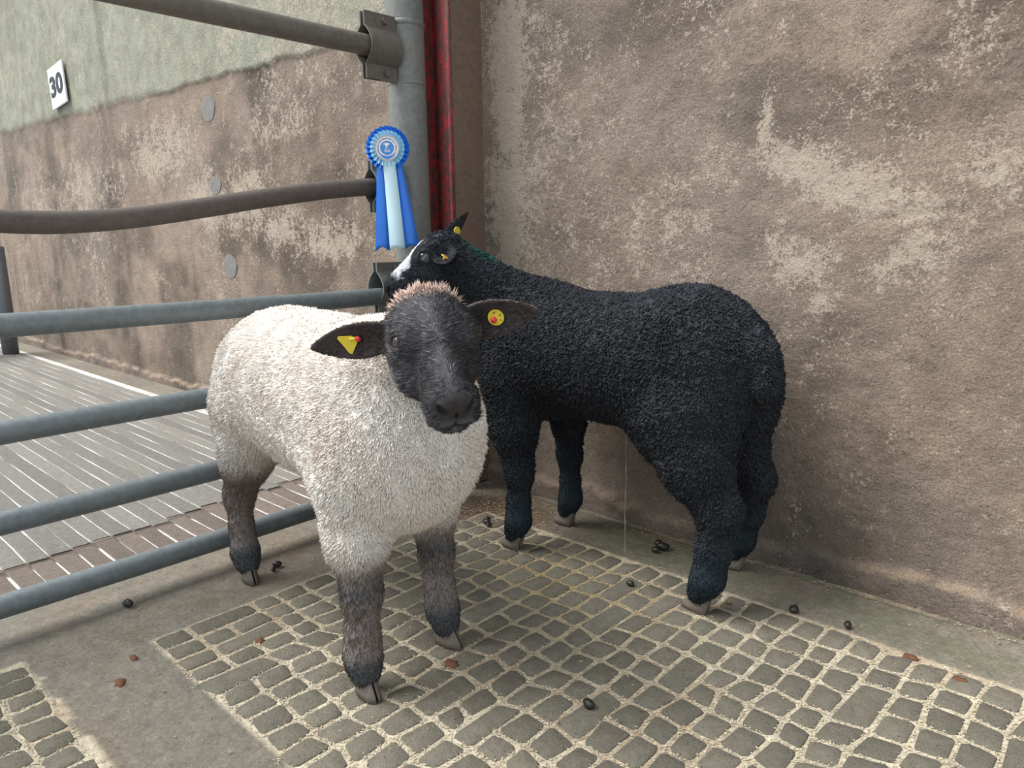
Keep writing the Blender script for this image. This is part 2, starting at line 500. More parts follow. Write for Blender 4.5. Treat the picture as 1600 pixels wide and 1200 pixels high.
groove_pale = np.array([0.72, 0.71, 0.69]) * (0.40 + 0.9 * fbm(X * 0.5, Y, scale=22, octv=3, seed=71))[..., None]  # pale, unevenly broken tone showing in the grooves between the alley ribs
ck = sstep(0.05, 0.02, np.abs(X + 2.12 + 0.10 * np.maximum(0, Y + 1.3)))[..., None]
groove_pale = groove_pale * (1 - ck) + ck * np.array([0.10, 0.07, 0.055])
C = np.where(pen[..., None], chips, plain)
C = np.where(AL[..., None], groove_pale, C)
wet = np.maximum(1.3 * blob(X, Y, -1.80, -1.42, 0.13, 0.13), 0.55 * blob(X, Y, -1.62, -0.75, 0.3, 0.5))
wet = np.maximum(wet, 0.5 * blob(X, Y, -1.15, -0.12, 0.4, 0.1)) * (0.4 + 1.0 * fbm(X, Y, scale=14, octv=3, seed=72))
nx, ny = X.shape
idx = np.arange(nx * ny).reshape(nx, ny)
Q = np.stack([idx[:-1, :-1], idx[1:, :-1], idx[1:, 1:], idx[:-1, 1:]], -1).reshape(-1, 4)
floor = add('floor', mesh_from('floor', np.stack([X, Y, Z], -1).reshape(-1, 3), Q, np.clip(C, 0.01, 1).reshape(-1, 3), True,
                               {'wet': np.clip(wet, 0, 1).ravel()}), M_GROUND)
tag(floor, 'concrete floor with a stamped grid of small blocks and pale chips in the joints', kind='structure')


def proj(p):
    d = np.asarray(p, float) - CAM
    z = d @ CF
    return 800 + 1160.51 * (d @ CR) / z, 600 - 1160.51 * (d @ CU) / z, z


def block(corners, h0, h1, inset):
    """irregular block: rounded-corner footprint, worn top"""
    c = np.asarray(corners, float)
    ctr = c.mean(0)
    ring = []
    for i in range(4):
        a, b = c[i - 1], c[(i + 1) % 4]
        p = c[i]
        ring += [p + (a - p) / np.linalg.norm(a - p) * 0.0060, p + (b - p) / np.linalg.norm(b - p) * 0.0060]
    ring = np.array(ring)
    ring = ring + np.clip(rng.normal(0, 0.0014, ring.shape), -0.0022, 0.0022)
    n = len(ring)
    top = ctr + (ring - ctr) * (1 - inset)
    V = [(*q, h0) for q in ring] + [(*q, h1 - 0.0018) for q in ctr + (ring - ctr) * (1 - inset * 0.35)] + [(*q, h1 + rng.normal(0, 0.0004)) for q in top] + [(*ctr, h1 + 0.0006)]
    Q = []
    for L in (0, 1):
        Q += [(L * n + i, L * n + (i + 1) % n, (L + 1) * n + (i + 1) % n, (L + 1) * n + i) for i in range(n)]
    T = [(2 * n + i, 2 * n + (i + 1) % n, 3 * n) for i in range(n)]
    return np.array(V), np.array(Q), np.array(T)


blocks = []


def panel(x0, x1, y0, y1, px, py, seed):
    r_ = np.random.default_rng(seed)
    nx_, ny_ = int(round((x1 - x0) / px)), int(round((y1 - y0) / py))
    gx = x0 + (np.arange(nx_ + 1)) * (x1 - x0) / nx_
    gy = y0 + (np.arange(ny_ + 1)) * (y1 - y0) / ny_
    gx[1:-1] += r_.normal(0, 0.0025, nx_ - 1)
    gy[1:-1] += r_.normal(0, 0.004, ny_ - 1)
    node = np.stack(np.meshgrid(gx, gy, indexing='ij'), -1) + r_.normal(0, 0.0028, (nx_ + 1, ny_ + 1, 2))
    for i in range(nx_):
        node[i, :, 1] += r_.normal(0, 0.006)
        j = 0
        while j < ny_:
            k = 2 if (j + 1 < ny_ and r_.random() < 0.06) else 1
            gap = 0.0034 + 0.0020 * r_.random()
            a, b, c, d = node[i, j], node[i + 1, j], node[i + 1, j + k], node[i, j + k]
            ctr = (a + b + c + d) / 4
            cs = [q + np.sign(ctr - q) * gap for q in (a, b, c, d)]
            blocks.append((ctr, cs))
            j += k


panel(-1.51, 0.12, -1.20, -0.235, 0.0555, 0.068, 1)
panel(-1.61, 0.12, -2.0, -1.405, 0.0555, 0.068, 2)
seen = []
for i, (c, cs) in enumerate(blocks):
    x, y, z = proj((*c, 0))
    if z > 0.2 and -60 < x < 1660 and -60 < y < 1260:
        seen.append((z, i))
seen = set(i for z, i in sorted(seen)[:300])
rest = MB()
for i, (c, cs) in enumerate(blocks):
    V, Q, T = block(cs, GROOVE - 0.004, 0.0008 * rng.normal() * 0.6 - 0.0008, 0.09)
    if i in seen:
        V[:, :2] -= c
        add('paving_block', mesh_from('paving_block', V, [Q, T]), M_PAD, floor, (c[0], c[1], 0))
    else:
        rest.raw(V, Q, T)
tag(rest.build('paving_blocks_beyond', M_PAD, floor), kind='stuff')

# ribbed alley floor: long narrow concrete ribs on both sides of a crack
yv = -0.20
while yv > -2.6:
    w = 0.050 + 0.008 * random.random()
    xc = -2.12 - 0.10 * max(0, (yv + 1.3)) + 0.02 * random.uniform(-1, 1)
    for (a, b, dz) in ((-8.8, xc - 0.012, 0.001), (xc + 0.012, -1.865, 0.0)):
        cuts = np.concatenate([[a], np.sort(rng.uniform(a + 0.1, b - 0.05, int((b - a) / 2.2))), [b]])
        n_ = max(6, int((b - a) / 0.05))
        xx = np.linspace(a, b, n_)
        wob = 0.0035 * (fbm(xx, 0 * xx + yv * 9, scale=7, seed=80) - 0.5) * 2
        wid = 0.0022 + 0.0034 * (fbm(xx, 0 * xx + yv * 7, scale=12, seed=81))
        V = []
        for q in range(n_):
            lo, hi = yv - w + wid[q] * 0.5 + wob[q], yv - wid[q] * 0.5 + wob[q]
            zz = dz + 0.0012 * math.sin(xx[q] * 9 + yv * 30)
            V += [(xx[q], lo, -0.012), (xx[q], lo, zz - 0.002), (xx[q], lo + 0.003, zz), (xx[q], hi - 0.003, zz), (xx[q], hi, zz - 0.002), (xx[q], hi, -0.012)]
        Q = [(q * 6 + k, (q + 1) * 6 + k, (q + 1) * 6 + k + 1, q * 6 + k + 1) for q in range(n_ - 1) for k in range(5)]
        e = (n_ - 1) * 6
        Q += [(0, 1, 4, 5), (1, 2, 3, 4), (e, e + 5, e + 4, e + 1), (e + 1, e + 4, e + 3, e + 2)]
        add('concrete_rib', mesh_from('concrete_rib', np.array(V), np.array(Q), smooth=False), M_RIB if a < -5 else M_RIBR, floor)
    yv -= w

# ------------------------------------------------------------------ steel column against the wall
col_root = add('steel_column', None, loc=(-1.795, -0.06, 0))
tag(col_root, 'red painted steel column with a rusty brown flange standing against the wall', 'column')
for x0 in (-1.735, -1.872):
    o = MB().box((x0 + 1.795, -0.066, 0), (x0 + 0.016 + 1.795, 0.075, 2.5)).build('flange', M_RUST if x0 > -1.8 else M_RED, col_root, bevel=0.003)
    auto_sharp(o)
o = MB().box((-0.062, -0.012, 0), (0.061, 0.0, 2.5)).build('web', M_RED, col_root)
o = MB().box((0.0585, -0.0685, 0), (0.0775, -0.0655, 2.5)).build('paint_edge', M_RED, col_root)

# ------------------------------------------------------------------ pen railing
GX = -1.75
rail_root = add('pen_railing', None, loc=(-1.765, -0.257, 0))
tag(rail_root, 'grey tubular steel pen railing with six rails clamped to a round post', 'railing')
RL = np.array([-1.765, -0.257, 0])
MB().tube(np.array([(-1.765, -0.257, z) for z in np.linspace(0, 2.5, 30)]) - RL, 0.0535, 36).build('post', M_POST, rail_root)
for zc, rr, hh in ((1.395, 0.0565, 0.008), (1.235, 0.0555, 0.004)):
    MB().tube(np.array([(0, 0, zc - hh), (0, 0, zc - hh * 0.5), (0, 0, zc + hh * 0.5), (0, 0, zc + hh)]), [0.0535, rr, rr, 0.0535], 36, False).build('weld_ring', M_POST, rail_root)
YE = -3.1
straight = [(1.322, 0.027, M_TOPRAIL), (0.645, 0.0245, M_GALV), (0.428, 0.0245, M_GALV), (0.247, 0.0245, M_GALV), (0.072, 0.025, M_GALV)]
for z, r_, m_ in straight:
    yy = np.linspace(-0.362, YE, 60)
    p = np.stack([GX + 0 * yy, yy, z + 0.004 * np.sin(yy * 2.1 + z * 9)], -1)
    MB().tube(p - RL, r_, 24).build('rail', m_, rail_root)
# the bent, rusty rail
yk = np.array([-0.362, -0.401, -0.578, -0.761, -0.923, -1.066, -1.192, -1.304, -1.6, -2.2, YE])
zk = np.array([0.950, 0.949, 0.931, 0.904, 0.876, 0.855, 0.845, 0.848, 0.872, 0.93, 0.95])
yy = np.linspace(-0.362, YE, 90)
zz = np.interp(-yy, -yk, zk)
for _ in range(6): zz[1:-1] = (zz[:-2] + zz[1:-1] * 2 + zz[2:]) / 4
rr = 0.0235 + 0.0016 * (fbm(yy, 0 * yy, scale=14, octv=2, seed=90) - 0.5)
MB().tube(np.stack([GX + 0.012 * np.sin(yy * 2.2), yy, zz], -1) - RL, rr, 24).build('rail', M_RUSTRAIL, rail_root)


def clamp(z, rr_, rail_h=0.085):
    """a bent steel strip bolted over the rail end"""
    zz = np.linspace(-rail_h, rail_h, 29)
    bul = np.where(np.abs(zz) < rr_ + 0.022, (rr_ + 0.004) * np.cos(np.clip(zz / (rr_ + 0.022), -1, 1) * np.pi / 2) ** 0.9, 0.0)
    for sgn, nm in ((1, 'clamp'), (-1, 'clamp')):
        th = 0.0045
        V, Q = [], []
        for i in range(len(zz)):
            xo = GX + sgn * (0.006 + bul[i])
            for (yy_, xx_) in ((-0.415, xo), (-0.312, xo), (-0.312, xo + sgn * th), (-0.415, xo + sgn * th)):
                V.append((xx_ - RL[0], yy_ - RL[1], z + zz[i]))
        for i in range(len(zz) - 1):
            for k in range(4):
                kk = (k + 1) % 4
                q = (i * 4 + k, i * 4 + kk, (i + 1) * 4 + kk, (i + 1) * 4 + k)
                Q.append(q if sgn < 0 else q[::-1])
        e = (len(zz) - 1) * 4
        Q += [(0, 1, 2, 3), (e, e + 3, e + 2, e + 1)]
        o = add(nm, mesh_from(nm, np.array(V), np.array(Q)), M_TOPRAIL if z > 1 else M_POST, rail_root)
        auto_sharp(o, 40)
        if sgn > 0:
            for dz in (-rail_h + 0.018, rail_h - 0.018):
                b = MB().tube([(GX + 0.009 - RL[0], -0.350 - RL[1], z + dz), (GX + 0.019 - RL[0], -0.350 - RL[1], z + dz)], 0.0095, 6)
                bo = b.build('bolt', M_TOPRAIL, o, smooth=False)
    # lug welded to the post
    MB().box((GX - 0.006 - RL[0], -0.36 - RL[1], z - rail_h), (GX + 0.006 - RL[0], -0.305 - RL[1], z + rail_h)).build('lug', M_POST, rail_root)


clamp(1.318, 0.027)
clamp(0.947, 0.0235, 0.07)
clamp(0.666, 0.0245, 0.072)
for z in (0.428, 0.247, 0.072): clamp(z, 0.0245, 0.06)
MB().tube(np.array([(GX, YE, z) for z in np.linspace(0, 1.5, 8)]) - RL, 0.055, 24).build('post', M_POST, rail_root)

# ------------------------------------------------------------------ far alley gate (its near post shows at the picture edge)
far = add('alley_gate', None, loc=(-6.60, -0.26, 0))
tag(far, 'grey steel gate far down the alley beside the wall', 'gate')
M_FAR = m_steel('dull_gate_steel', (0.17, 0.185, 0.20), (0.13, 0.14, 0.15), amount=0.62)
MB().tube([(0.0, 0.0, 0.0), (0, 0, 0.3), (0.0, 0.0, 0.80)], 0.055, 18).build('post', M_FAR, far)
for z in (0.775, 0.52, 0.27):
    MB().tube([(0.0, 0.0, z), (-0.1, -0.6, z), (-0.3, -1.4, z)], 0.04, 14).build('rail', M_FAR, far)
MB().tube([(-0.3, -1.4, 0), (-0.3, -1.4, 0.4), (-0.3, -1.4, 0.80)], 0.05, 18).build('post', M_FAR, far)
MB().tube([(0.0, -0.02, 0.77), (0.0, -0.02, 0.80), (0, -0.02, 0.815)], [0.062, 0.062, 0.03], 18).build('cap', M_FAR, far)

# ------------------------------------------------------------------ number plate
def text_mesh(body, size, extrude, offset=0.0):
    cu = bpy.data.curves.new('txt', 'FONT')
    cu.body = body; cu.size = size; cu.extrude = extrude; cu.offset = offset
    cu.align_x = 'CENTER'; cu.align_y = 'CENTER'; cu.resolution_u = 4
    ob = bpy.data.objects.new('txt', cu); COL.objects.link(ob)
    dg = bpy.context.evaluated_depsgraph_get()
    me = bpy.data.meshes.new_from_object(ob.evaluated_get(dg))
    bpy.data.objects.remove(ob); bpy.data.curves.remove(cu)
    me.materials.clear()
    return me


sign = add('number_plate', None, loc=(-5.53, -0.030, 1.80))
tag(sign, 'white plate with black number 30 fixed to the green stained wall', 'sign')
sign.rotation_euler = (math.radians(0), math.radians(-4), 0)
o = MB().box((-0.145, -0.006, -0.125), (0.145, 0.006, 0.125)).build('plate', m_plain('white_plate', (0.80, 0.81, 0.84), 0.4), sign, bevel=0.004)
M_INK = m_plain('black_ink', (0.015, 0.018, 0.03), 0.5)
tm = text_mesh('30', 0.17, 0.001, 0.006)
v = np.empty(len(tm.vertices) * 3, np.float32); tm.vertices.foreach_get('co', v); v = v.reshape(-1, 3)
c = (v.max(0) + v.min(0)) / 2; sz = v.max(0) - v.min(0)
v = np.stack([(v[:, 0] - c[0]) / sz[0] * 0.245, -(v[:, 2] - 0) - 0.0072, (v[:, 1] - c[1]) / sz[1] * 0.128 + 0.005], -1)
tm.vertices.foreach_set('co', v.astype(np.float32).ravel())
add('numerals', tm, M_INK, sign)

# ------------------------------------------------------------------ prize rosette
ros = add('prize_rosette', None, loc=(-1.664, -0.415, 1.041))
tag(ros, 'blue prize rosette with pleated frill and three ribbon tails hung on the post', 'rosette')
ros.rotation_euler = (0, 0, math.atan2(0.78, -0.62) - math.pi / 2 - math.pi)
ros.rotation_euler = (0, 0, math.radians(46))
# local frame: x to the right, -y towards the viewer, z up
M_BLUE = m_plain('royal_blue_satin', (0.012, 0.17, 0.70), 0.35, spec=0.6)
M_SKY = m_plain('sky_blue_satin', (0.30, 0.62, 0.85), 0.35, spec=0.6)
M_PALE = m_plain('pale_blue_satin', (0.60, 0.84, 0.92), 0.4, spec=0.6)
M_WHITE = m_plain('white_card', (0.80, 0.80, 0.84), 0.4)
M_NAVY = m_plain('navy_print', (0.03, 0.05, 0.16), 0.5)
M_MID = m_plain('mid_blue_print', (0.06, 0.24, 0.62), 0.4)


def frill(r0, r1, y0, n, amp, mat, name):
    a = np.linspace(0, 2 * np.pi, n * 6, endpoint=False)
    ph = (a * n / (2 * np.pi)) % 1.0
    saw = np.where(ph < 0.7, ph / 0.7, (1 - ph) / 0.3)
    V = []
    for t in np.linspace(0, 1, 4):
        rr_ = r0 + (r1 - r0) * t + (0.003 * saw * t)
        aa = a + 0.05 * t * saw
        V.append(np.stack([rr_ * np.cos(aa), y0 - amp * t * (saw - 0.4) - 0.002 * t, rr_ * np.sin(aa)], -1))
    k = len(a)
    V = np.concatenate(V)
    Q = [(L * k + i, L * k + (i + 1) % k, (L + 1) * k + (i + 1) % k, (L + 1) * k + i) for L in range(3) for i in range(k)]
    o = add(name, mesh_from(name, V, np.array(Q), smooth=False), mat, ros)
    s_ = o.modifiers.new('thick', 'SOLIDIFY'); s_.thickness = 0.0006
    return o


frill(0.026, 0.056, 0.0, 26, 0.012, M_BLUE, 'outer_frill')
frill(0.024, 0.0445, -0.006, 24, 0.010, M_SKY, 'inner_frill')


def disc(r, y, th, mat, name, parent, n=40, r_in=None):
    a = np.arange(n) * 2 * np.pi / n
    ring = np.stack([np.cos(a), 0 * a, np.sin(a)], -1)
    if r_in is None:
        V = np.concatenate([ring * r + (0, y, 0), ring * r + (0, y - th, 0), [[0, y - th, 0]]])
        Q = [(i, (i + 1) % n, n + (i + 1) % n, n + i) for i in range(n)]
        T = [(n + i, n + (i + 1) % n, 2 * n) for i in range(n)]
        me = mesh_from(name, V, [np.array(Q), np.array(T)], smooth=False)
    else:
        V = np.concatenate([ring * r_in + (0, y, 0), ring * r + (0, y, 0), ring * r + (0, y - th, 0), ring * r_in + (0, y - th, 0)])
        Q = [(L * n + i, L * n + (i + 1) % n, ((L + 1) % 4) * n + (i + 1) % n, ((L + 1) % 4) * n + i) for L in range(4) for i in range(n)]
        me = mesh_from(name, V, np.array(Q), smooth=False)
    return add(name, me, mat, parent)


ctr = disc(0.0325, -0.010, 0.006, M_WHITE, 'centre_disc', ros)
disc(0.0335, -0.012, 0.0050, m_plain('silver_rim', (0.42, 0.44, 0.50), 0.3, 0.6), 'rim', ctr, r_in=0.0315)
disc(0.0305, -0.0161, 0.0004, M_NAVY, 'print_ring', ctr, r_in=0.0298)
disc(0.0185, -0.0161, 0.0005, M_MID, 'blue_field', ctr)
disc(0.0192, -0.0161, 0.0007, M_WHITE, 'inner_ring', ctr, r_in=0.0183)
lt = MB()
for q in range(34):                     # small unreadable lettering round the ring
    an = math.radians(215 - q * 7.6)
    r0, r1 = 0.0222, 0.0222 + 0.0045 * (0.7 + 0.3 * random.random())
    w = 0.0004
    d, t = np.array([math.cos(an), 0, math.sin(an)]), np.array([-math.sin(an), 0, math.cos(an)])
    y_ = np.array([0, -0.0165, 0])
    for off in ((-0.0008, 0.0008) if random.random() < 0.6 else (0.0,)):
        pp = [d * r0 + t * (off - w), d * r0 + t * (off + w), d * r1 + t * (off + w), d * r1 + t * (off - w)]
        lt.raw(np.array([p + y_ for p in pp]), [(0, 1, 2, 3)])
    if random.random() < 0.6:
        rm = random.choice((r0, (r0 + r1) / 2, r1 - 0.0008))
        pp = [d * rm - t * 0.001, d * rm + t * 0.001, d * (rm + 0.0008) + t * 0.001, d * (rm + 0.0008) - t * 0.001]
        lt.raw(np.array([p + y_ for p in pp]), [(0, 1, 2, 3)])
lt.build('ring_lettering', M_NAVY, ctr, smooth=False)
cr = MB()                               # the swoosh under the field
an = np.radians(np.linspace(205, 335, 20)); hw = 0.0035 * np.sin(np.linspace(0, np.pi, 20)) + 0.0002
V = np.concatenate([np.stack([(0.0245 - hw) * np.cos(an), 0 * an - 0.0166, (0.0245 - hw) * np.sin(an)], -1), np.stack([(0.0245 + hw) * np.cos(an), 0 * an - 0.0166, (0.0245 + hw) * np.sin(an)], -1)])
cr.raw(V, [(i, i + 1, 20 + i + 1, 20 + i) for i in range(19)]).build('blue_crescent', M_MID, ctr, smooth=False)
cup = np.array([(-0.006, 0.0125), (0.006, 0.0125), (0.0055, 0.008), (0.0028, 0.0045), (0.001, 0.0035), (0.001, 0.0008), (0.0034, -0.0006), (0.0034, -0.0016), (-0.0034, -0.0016), (-0.0034, -0.0006), (-0.001, 0.0008), (-0.001, 0.0035), (-0.0028, 0.0045), (-0.0055, 0.008)])
cv = np.stack([cup[:, 0] - 0.001, 0 * cup[:, 0] - 0.0171, cup[:, 1]], -1)
cme = bpy.data.meshes.new('cup'); cme.from_pydata(cv.tolist(), [], [list(range(len(cv)))]); cme.update()
add('cup_print', cme, M_WHITE, ctr)
for s_ in (-1, 1):
    a = np.radians(np.linspace(-80, 80, 10))
    V = np.concatenate([np.stack([s_ * (0.0055 + q * np.cos(a)) - 0.001, 0 * a - 0.0171, 0.0095 + q * np.sin(a)], -1) for q in (0.0018, 0.0028)])
    add('cup_handle', mesh_from('cup_handle', V, np.array([(i, i + 1, 11 + i, 10 + i) for i in range(9)]), smooth=False), M_WHITE, ctr)
tm = text_mesh('2nd', 0.010, 0.0002, 0.0002)
v = np.empty(len(tm.vertices) * 3, np.float32); tm.vertices.foreach_get('co', v); v = v.reshape(-1, 3)
v = np.stack([v[:, 0], -v[:, 2] - 0.0171, v[:, 1] - 0.0075], -1)
tm.vertices.foreach_set('co', v.astype(np.float32).ravel())
add('place_lettering', tm, M_WHITE, ctr)


def ribbon(x0, w0, x1, w1, z0, z1, y0, mat, name):
    n_ = 16
    V = []
    for i in range(n_):
        t = i / (n_ - 1)
        xc, w = x0 + (x1 - x0) * t, w0 + (w1 - w0) * t
        z = z0 + (z1 - z0) * t
        y = y0 + 0.003 * math.sin(t * 5)
        for k, e in enumerate((-0.5, 0.0, 0.5)):
            zz_ = z + (0.012 if (i == n_ - 1 and k == 1) else 0)
            V.append((xc + e * w, y - 0.001 * (k == 1), zz_))
    Q = [(i * 3 + k, i * 3 + k + 1, (i + 1) * 3 + k + 1, (i + 1) * 3 + k) for i in range(n_ - 1) for k in (0, 1)]
    o = add(name, mesh_from(name, np.array(V), np.array(Q)), mat, ros)
    s = o.modifiers.new('thick', 'SOLIDIFY'); s.thickness = 0.0008
    return o


ribbon(-0.018, 0.024, -0.026, 0.040, -0.020, -0.270, -0.001, M_BLUE, 'ribbon_tail')
ribbon(0.022, 0.022, 0.056, 0.040, -0.020, -0.266, -0.002, M_BLUE, 'ribbon_tail')
ribbon(0.002, 0.032, 0.016, 0.042, -0.020, -0.270, -0.009, M_PALE, 'ribbon_tail')
MB().tube([(-0.010, 0.03, 0.01), (-0.005, 0.012, 0.004), (0, -0.004, 0)], 0.0022, 8).build('hanging_wire', M_POST, ros)


# ------------------------------------------------------------------ implicit bodies
def smin(a, b, k):
    h = np.maximum(k - np.abs(a - b), 0) / k
    return np.minimum(a, b) - h * h * k * 0.25


def rcone(a, b, ra, rb, k=0.03):
    a, b = np.asarray(a, float), np.asarray(b, float)
    ba = b - a
    L2 = float(ba @ ba)

    def d(x, y, z):
        px, py, pz = x - a[0], y - a[1], z - a[2]
        t = np.clip((px * ba[0] + py * ba[1] + pz * ba[2]) / L2, 0, 1)
        q = np.sqrt((px - ba[0] * t) ** 2 + (py - ba[1] * t) ** 2 + (pz - ba[2] * t) ** 2)
        return q - (ra + (rb - ra) * t)
    m = max(ra, rb) + k + 0.02
    return ('+', d, np.minimum(a, b) - m, np.maximum(a, b) + m, k)


def chain(pts, k=0.02):
    return [rcone(p[:3], q[:3], p[3], q[3], k) for p, q in zip(pts[:-1], pts[1:])]


def ell(c, r, R=None, k=0.04, op='+'):
    c, r = np.asarray(c, float), np.asarray(r, float)
    R = np.eye(3) if R is None else np.asarray(R, float)   # rows = axes

    def d(x, y, z):
        p = [x - c[0], y - c[1], z - c[2]]
        q = [p[0] * R[i, 0] + p[1] * R[i, 1] + p[2] * R[i, 2] for i in range(3)]
        k0 = np.sqrt(sum((q[i] / r[i]) ** 2 for i in range(3))) + 1e-9
        k1 = np.sqrt(sum((q[i] / r[i] ** 2) ** 2 for i in range(3))) + 1e-9
        return k0 * (k0 - 1) / k1
    m = r.max() + k + 0.02
    return (op, d, c - m, c + m, k)


def ear(base_, L, W, T, ln, hw, th, cup, k=0.012):
    """leaf-shaped cupped ear; L length axis, W width axis, T the hollow side"""
    L, W, T = [np.asarray(v, float) / np.linalg.norm(v) for v in (L, W, T)]
    b = np.asarray(base_, float)

    def d(x, y, z):
        p = [x - b[0], y - b[1], z - b[2]]
        l = (p[0] * L[0] + p[1] * L[1] + p[2] * L[2]) / ln
        w = p[0] * W[0] + p[1] * W[1] + p[2] * W[2]
        t = p[0] * T[0] + p[1] * T[1] + p[2] * T[2]
        lc = np.clip(l, 0, 1)
        prof = hw * (0.42 + 0.58 * np.sin(np.pi * np.minimum(lc * 0.95, 1) ** 0.72)) * np.sqrt(np.clip(1.0 - lc ** 5, 0, 1))
        tt = t - cup * (w / hw) ** 2 * (1 - 0.35 * lc) + cup * 0.4 - 0.012 * lc * lc
        dw = np.abs(w) - prof
        dt = np.abs(tt) - th * (1.25 - 0.55 * lc)
        dl = np.maximum(l - 1, -l - 0.15) * ln
        k_ = 0.006
        m1 = -smin(-dw, -dt, k_)
        return np.maximum(m1, dl) * 0.8
    m = ln + 0.03
    return ('+', d, b - m, b + m, k)


def evalp(prims, P):
    D = np.full(len(P), 10.0)
    for op, d, lo, hi, k in prims:
        v = d(P[:, 0], P[:, 1], P[:, 2])
        D = smin(D, v, k) if op == '+' else -smin(-D, v, k)
    return D


def polygonize(prims, res, smooth_it=2):
    lo = np.min([p[2] for p in prims if p[0] == '+'], axis=0)
    hi = np.max([p[3] for p in prims if p[0] == '+'], axis=0)
    n = np.ceil((hi - lo) / res).astype(int) + 1
    ax = [(lo[i] + np.arange(n[i]) * res).astype(np.float32) for i in range(3)]
    D = np.full(n, 10.0, np.float32)
    for op, d, a, b, k in prims:
        s = [slice(max(0, int((a[i] - lo[i]) / res)), min(n[i], int((b[i] - lo[i]) / res) + 2)) for i in range(3)]
        x, y, z = ax[0][s[0]][:, None, None], ax[1][s[1]][None, :, None], ax[2][s[2]][None, None, :]
        v = d(x, y, z).astype(np.float32)
        sub = D[s[0], s[1], s[2]]
        D[s[0], s[1], s[2]] = smin(sub, v, k) if op == '+' else -smin(-sub, v, k)
    S = D < 0
    c8 = [S[i:n[0] - 1 + i, j:n[1] - 1 + j, l:n[2] - 1 + l] for i in (0, 1) for j in (0, 1) for l in (0, 1)]
    cnt = sum(c.astype(np.int8) for c in c8)
    act = (cnt > 0) & (cnt < 8)
    ci = np.argwhere(act)
    vid = np.full(act.shape, -1, np.int64)
    vid[act] = np.arange(len(ci))
    acc = np.zeros((len(ci), 3)); num = np.zeros(len(ci))
    cor = [(i, j, l) for i in (0, 1) for j in (0, 1) for l in (0, 1)]
    for p in range(8):
        for q in range(p + 1, 8):
            df = np.array(cor[q]) - np.array(cor[p])
            if np.abs(df).sum() != 1: continue
            A, B = ci + cor[p], ci + cor[q]
            da, db = D[A[:, 0], A[:, 1], A[:, 2]], D[B[:, 0], B[:, 1], B[:, 2]]
            m = (da < 0) != (db < 0)
            t = np.where(m, da / np.where(m, da - db, 1), 0)
            acc[m] += (A + df * t[:, None])[m]; num[m] += 1
    V = lo + acc / num[:, None] * res
    quads = []
    for axn in range(3):
        u, w = (axn + 1) % 3, (axn + 2) % 3
        sl0 = [slice(1, n[i] - 1) for i in range(3)]; sl1 = list(sl0)
        sl0[axn] = slice(0, n[axn] - 1); sl1[axn] = slice(1, n[axn])
        a, b = S[tuple(sl0)], S[tuple(sl1)]
        for flip, m in ((False, a & ~b), (True, ~a & b)):
            e = np.argwhere(m)
            off = np.ones(3, int); off[axn] = 0
            e = e + off
            def cell(du, dw):
                q = e.copy(); q[:, u] -= du; q[:, w] -= dw
                return vid[q[:, 0], q[:, 1], q[:, 2]]
            f = np.stack([cell(1, 1), cell(0, 1), cell(0, 0), cell(1, 0)], -1)
            quads.append(f[:, ::-1] if flip else f)
    Q = np.concatenate(quads)
    Q = Q[(Q >= 0).all(1)]
    for _ in range(smooth_it):
        acc = np.zeros_like(V); num = np.zeros(len(V))
        for k in range(4):
            i, j = Q[:, k], Q[:, (k + 1) % 4]
            for d_ in range(3):
                acc[:, d_] += np.bincount(i, V[j, d_], len(V)) + np.bincount(j, V[i, d_], len(V))
            num += np.bincount(i, minlength=len(V)) + np.bincount(j, minlength=len(V))
        V = V * 0.5 + 0.5 * acc / np.maximum(num, 1)[:, None]
    return V, Q


def vnormals(V, Q):
    fn = np.cross(V[Q[:, 2]] - V[Q[:, 0]], V[Q[:, 3]] - V[Q[:, 1]])
    N = np.zeros_like(V)
    for k in range(4):
        for d_ in range(3): N[:, d_] += np.bincount(Q[:, k], fn[:, d_], len(V))
    return N / np.maximum(np.linalg.norm(N, axis=1), 1e-12)[:, None], np.linalg.norm(fn, axis=1) * 0.5


def scatter(V, Q, N, area, dens, seed):
    """dens: per-vertex strands per square metre"""
    r_ = np.random.default_rng(seed)
    w = area * dens[Q].mean(1)
    n = r_.poisson(w)
    f = np.repeat(np.arange(len(Q)), n)
    a, b = r_.random(len(f)), r_.random(len(f))
    q = Q[f]
    wt = np.stack([(1 - a) * (1 - b), a * (1 - b), a * b, (1 - a) * b], -1)
    P = (V[q] * wt[..., None]).sum(1)
    n_ = (N[q] * wt[..., None]).sum(1)
    n_ /= np.maximum(np.linalg.norm(n_, axis=1), 1e-9)[:, None]
    return P, n_, q[:, 0]


def nrm(a): return a / np.maximum(np.linalg.norm(a, axis=-1, keepdims=True), 1e-9)


def tufts(P, D, Nn, L, R, B, col, midr=0.72):
    """curved three-sided locks: P root, D direction, B bend vector of the tip"""
    e1 = nrm(np.cross(D, Nn + np.array([0.013, 0.021, 0.017])))
    e2 = np.cross(D, e1)
    n = len(P)
    L, R = L[:, None], R[:, None]
    V = np.empty((n, 7, 3))
    mid = P + D * L * 0.55 + B * L * 0.25
    for k in range(3):
        a = 2 * math.pi * k / 3
        rad = e1 * math.cos(a) + e2 * math.sin(a)
        V[:, k] = P - Nn * 0.002 + rad * R
        V[:, 3 + k] = mid + rad * R * midr
    V[:, 6] = P + D * L + B * L
    base_ = (np.arange(n) * 7)[:, None]
    T = []
    for k in range(3):
        j = (k + 1) % 3
        T += [(k, j, 3 + j), (k, 3 + j, 3 + k), (3 + k, 3 + j, 6)]
    F = (base_[:, None, :] + np.array(T)[None]).reshape(-1, 3)
    return V.reshape(-1, 3), F, np.repeat(col, 7, axis=0)


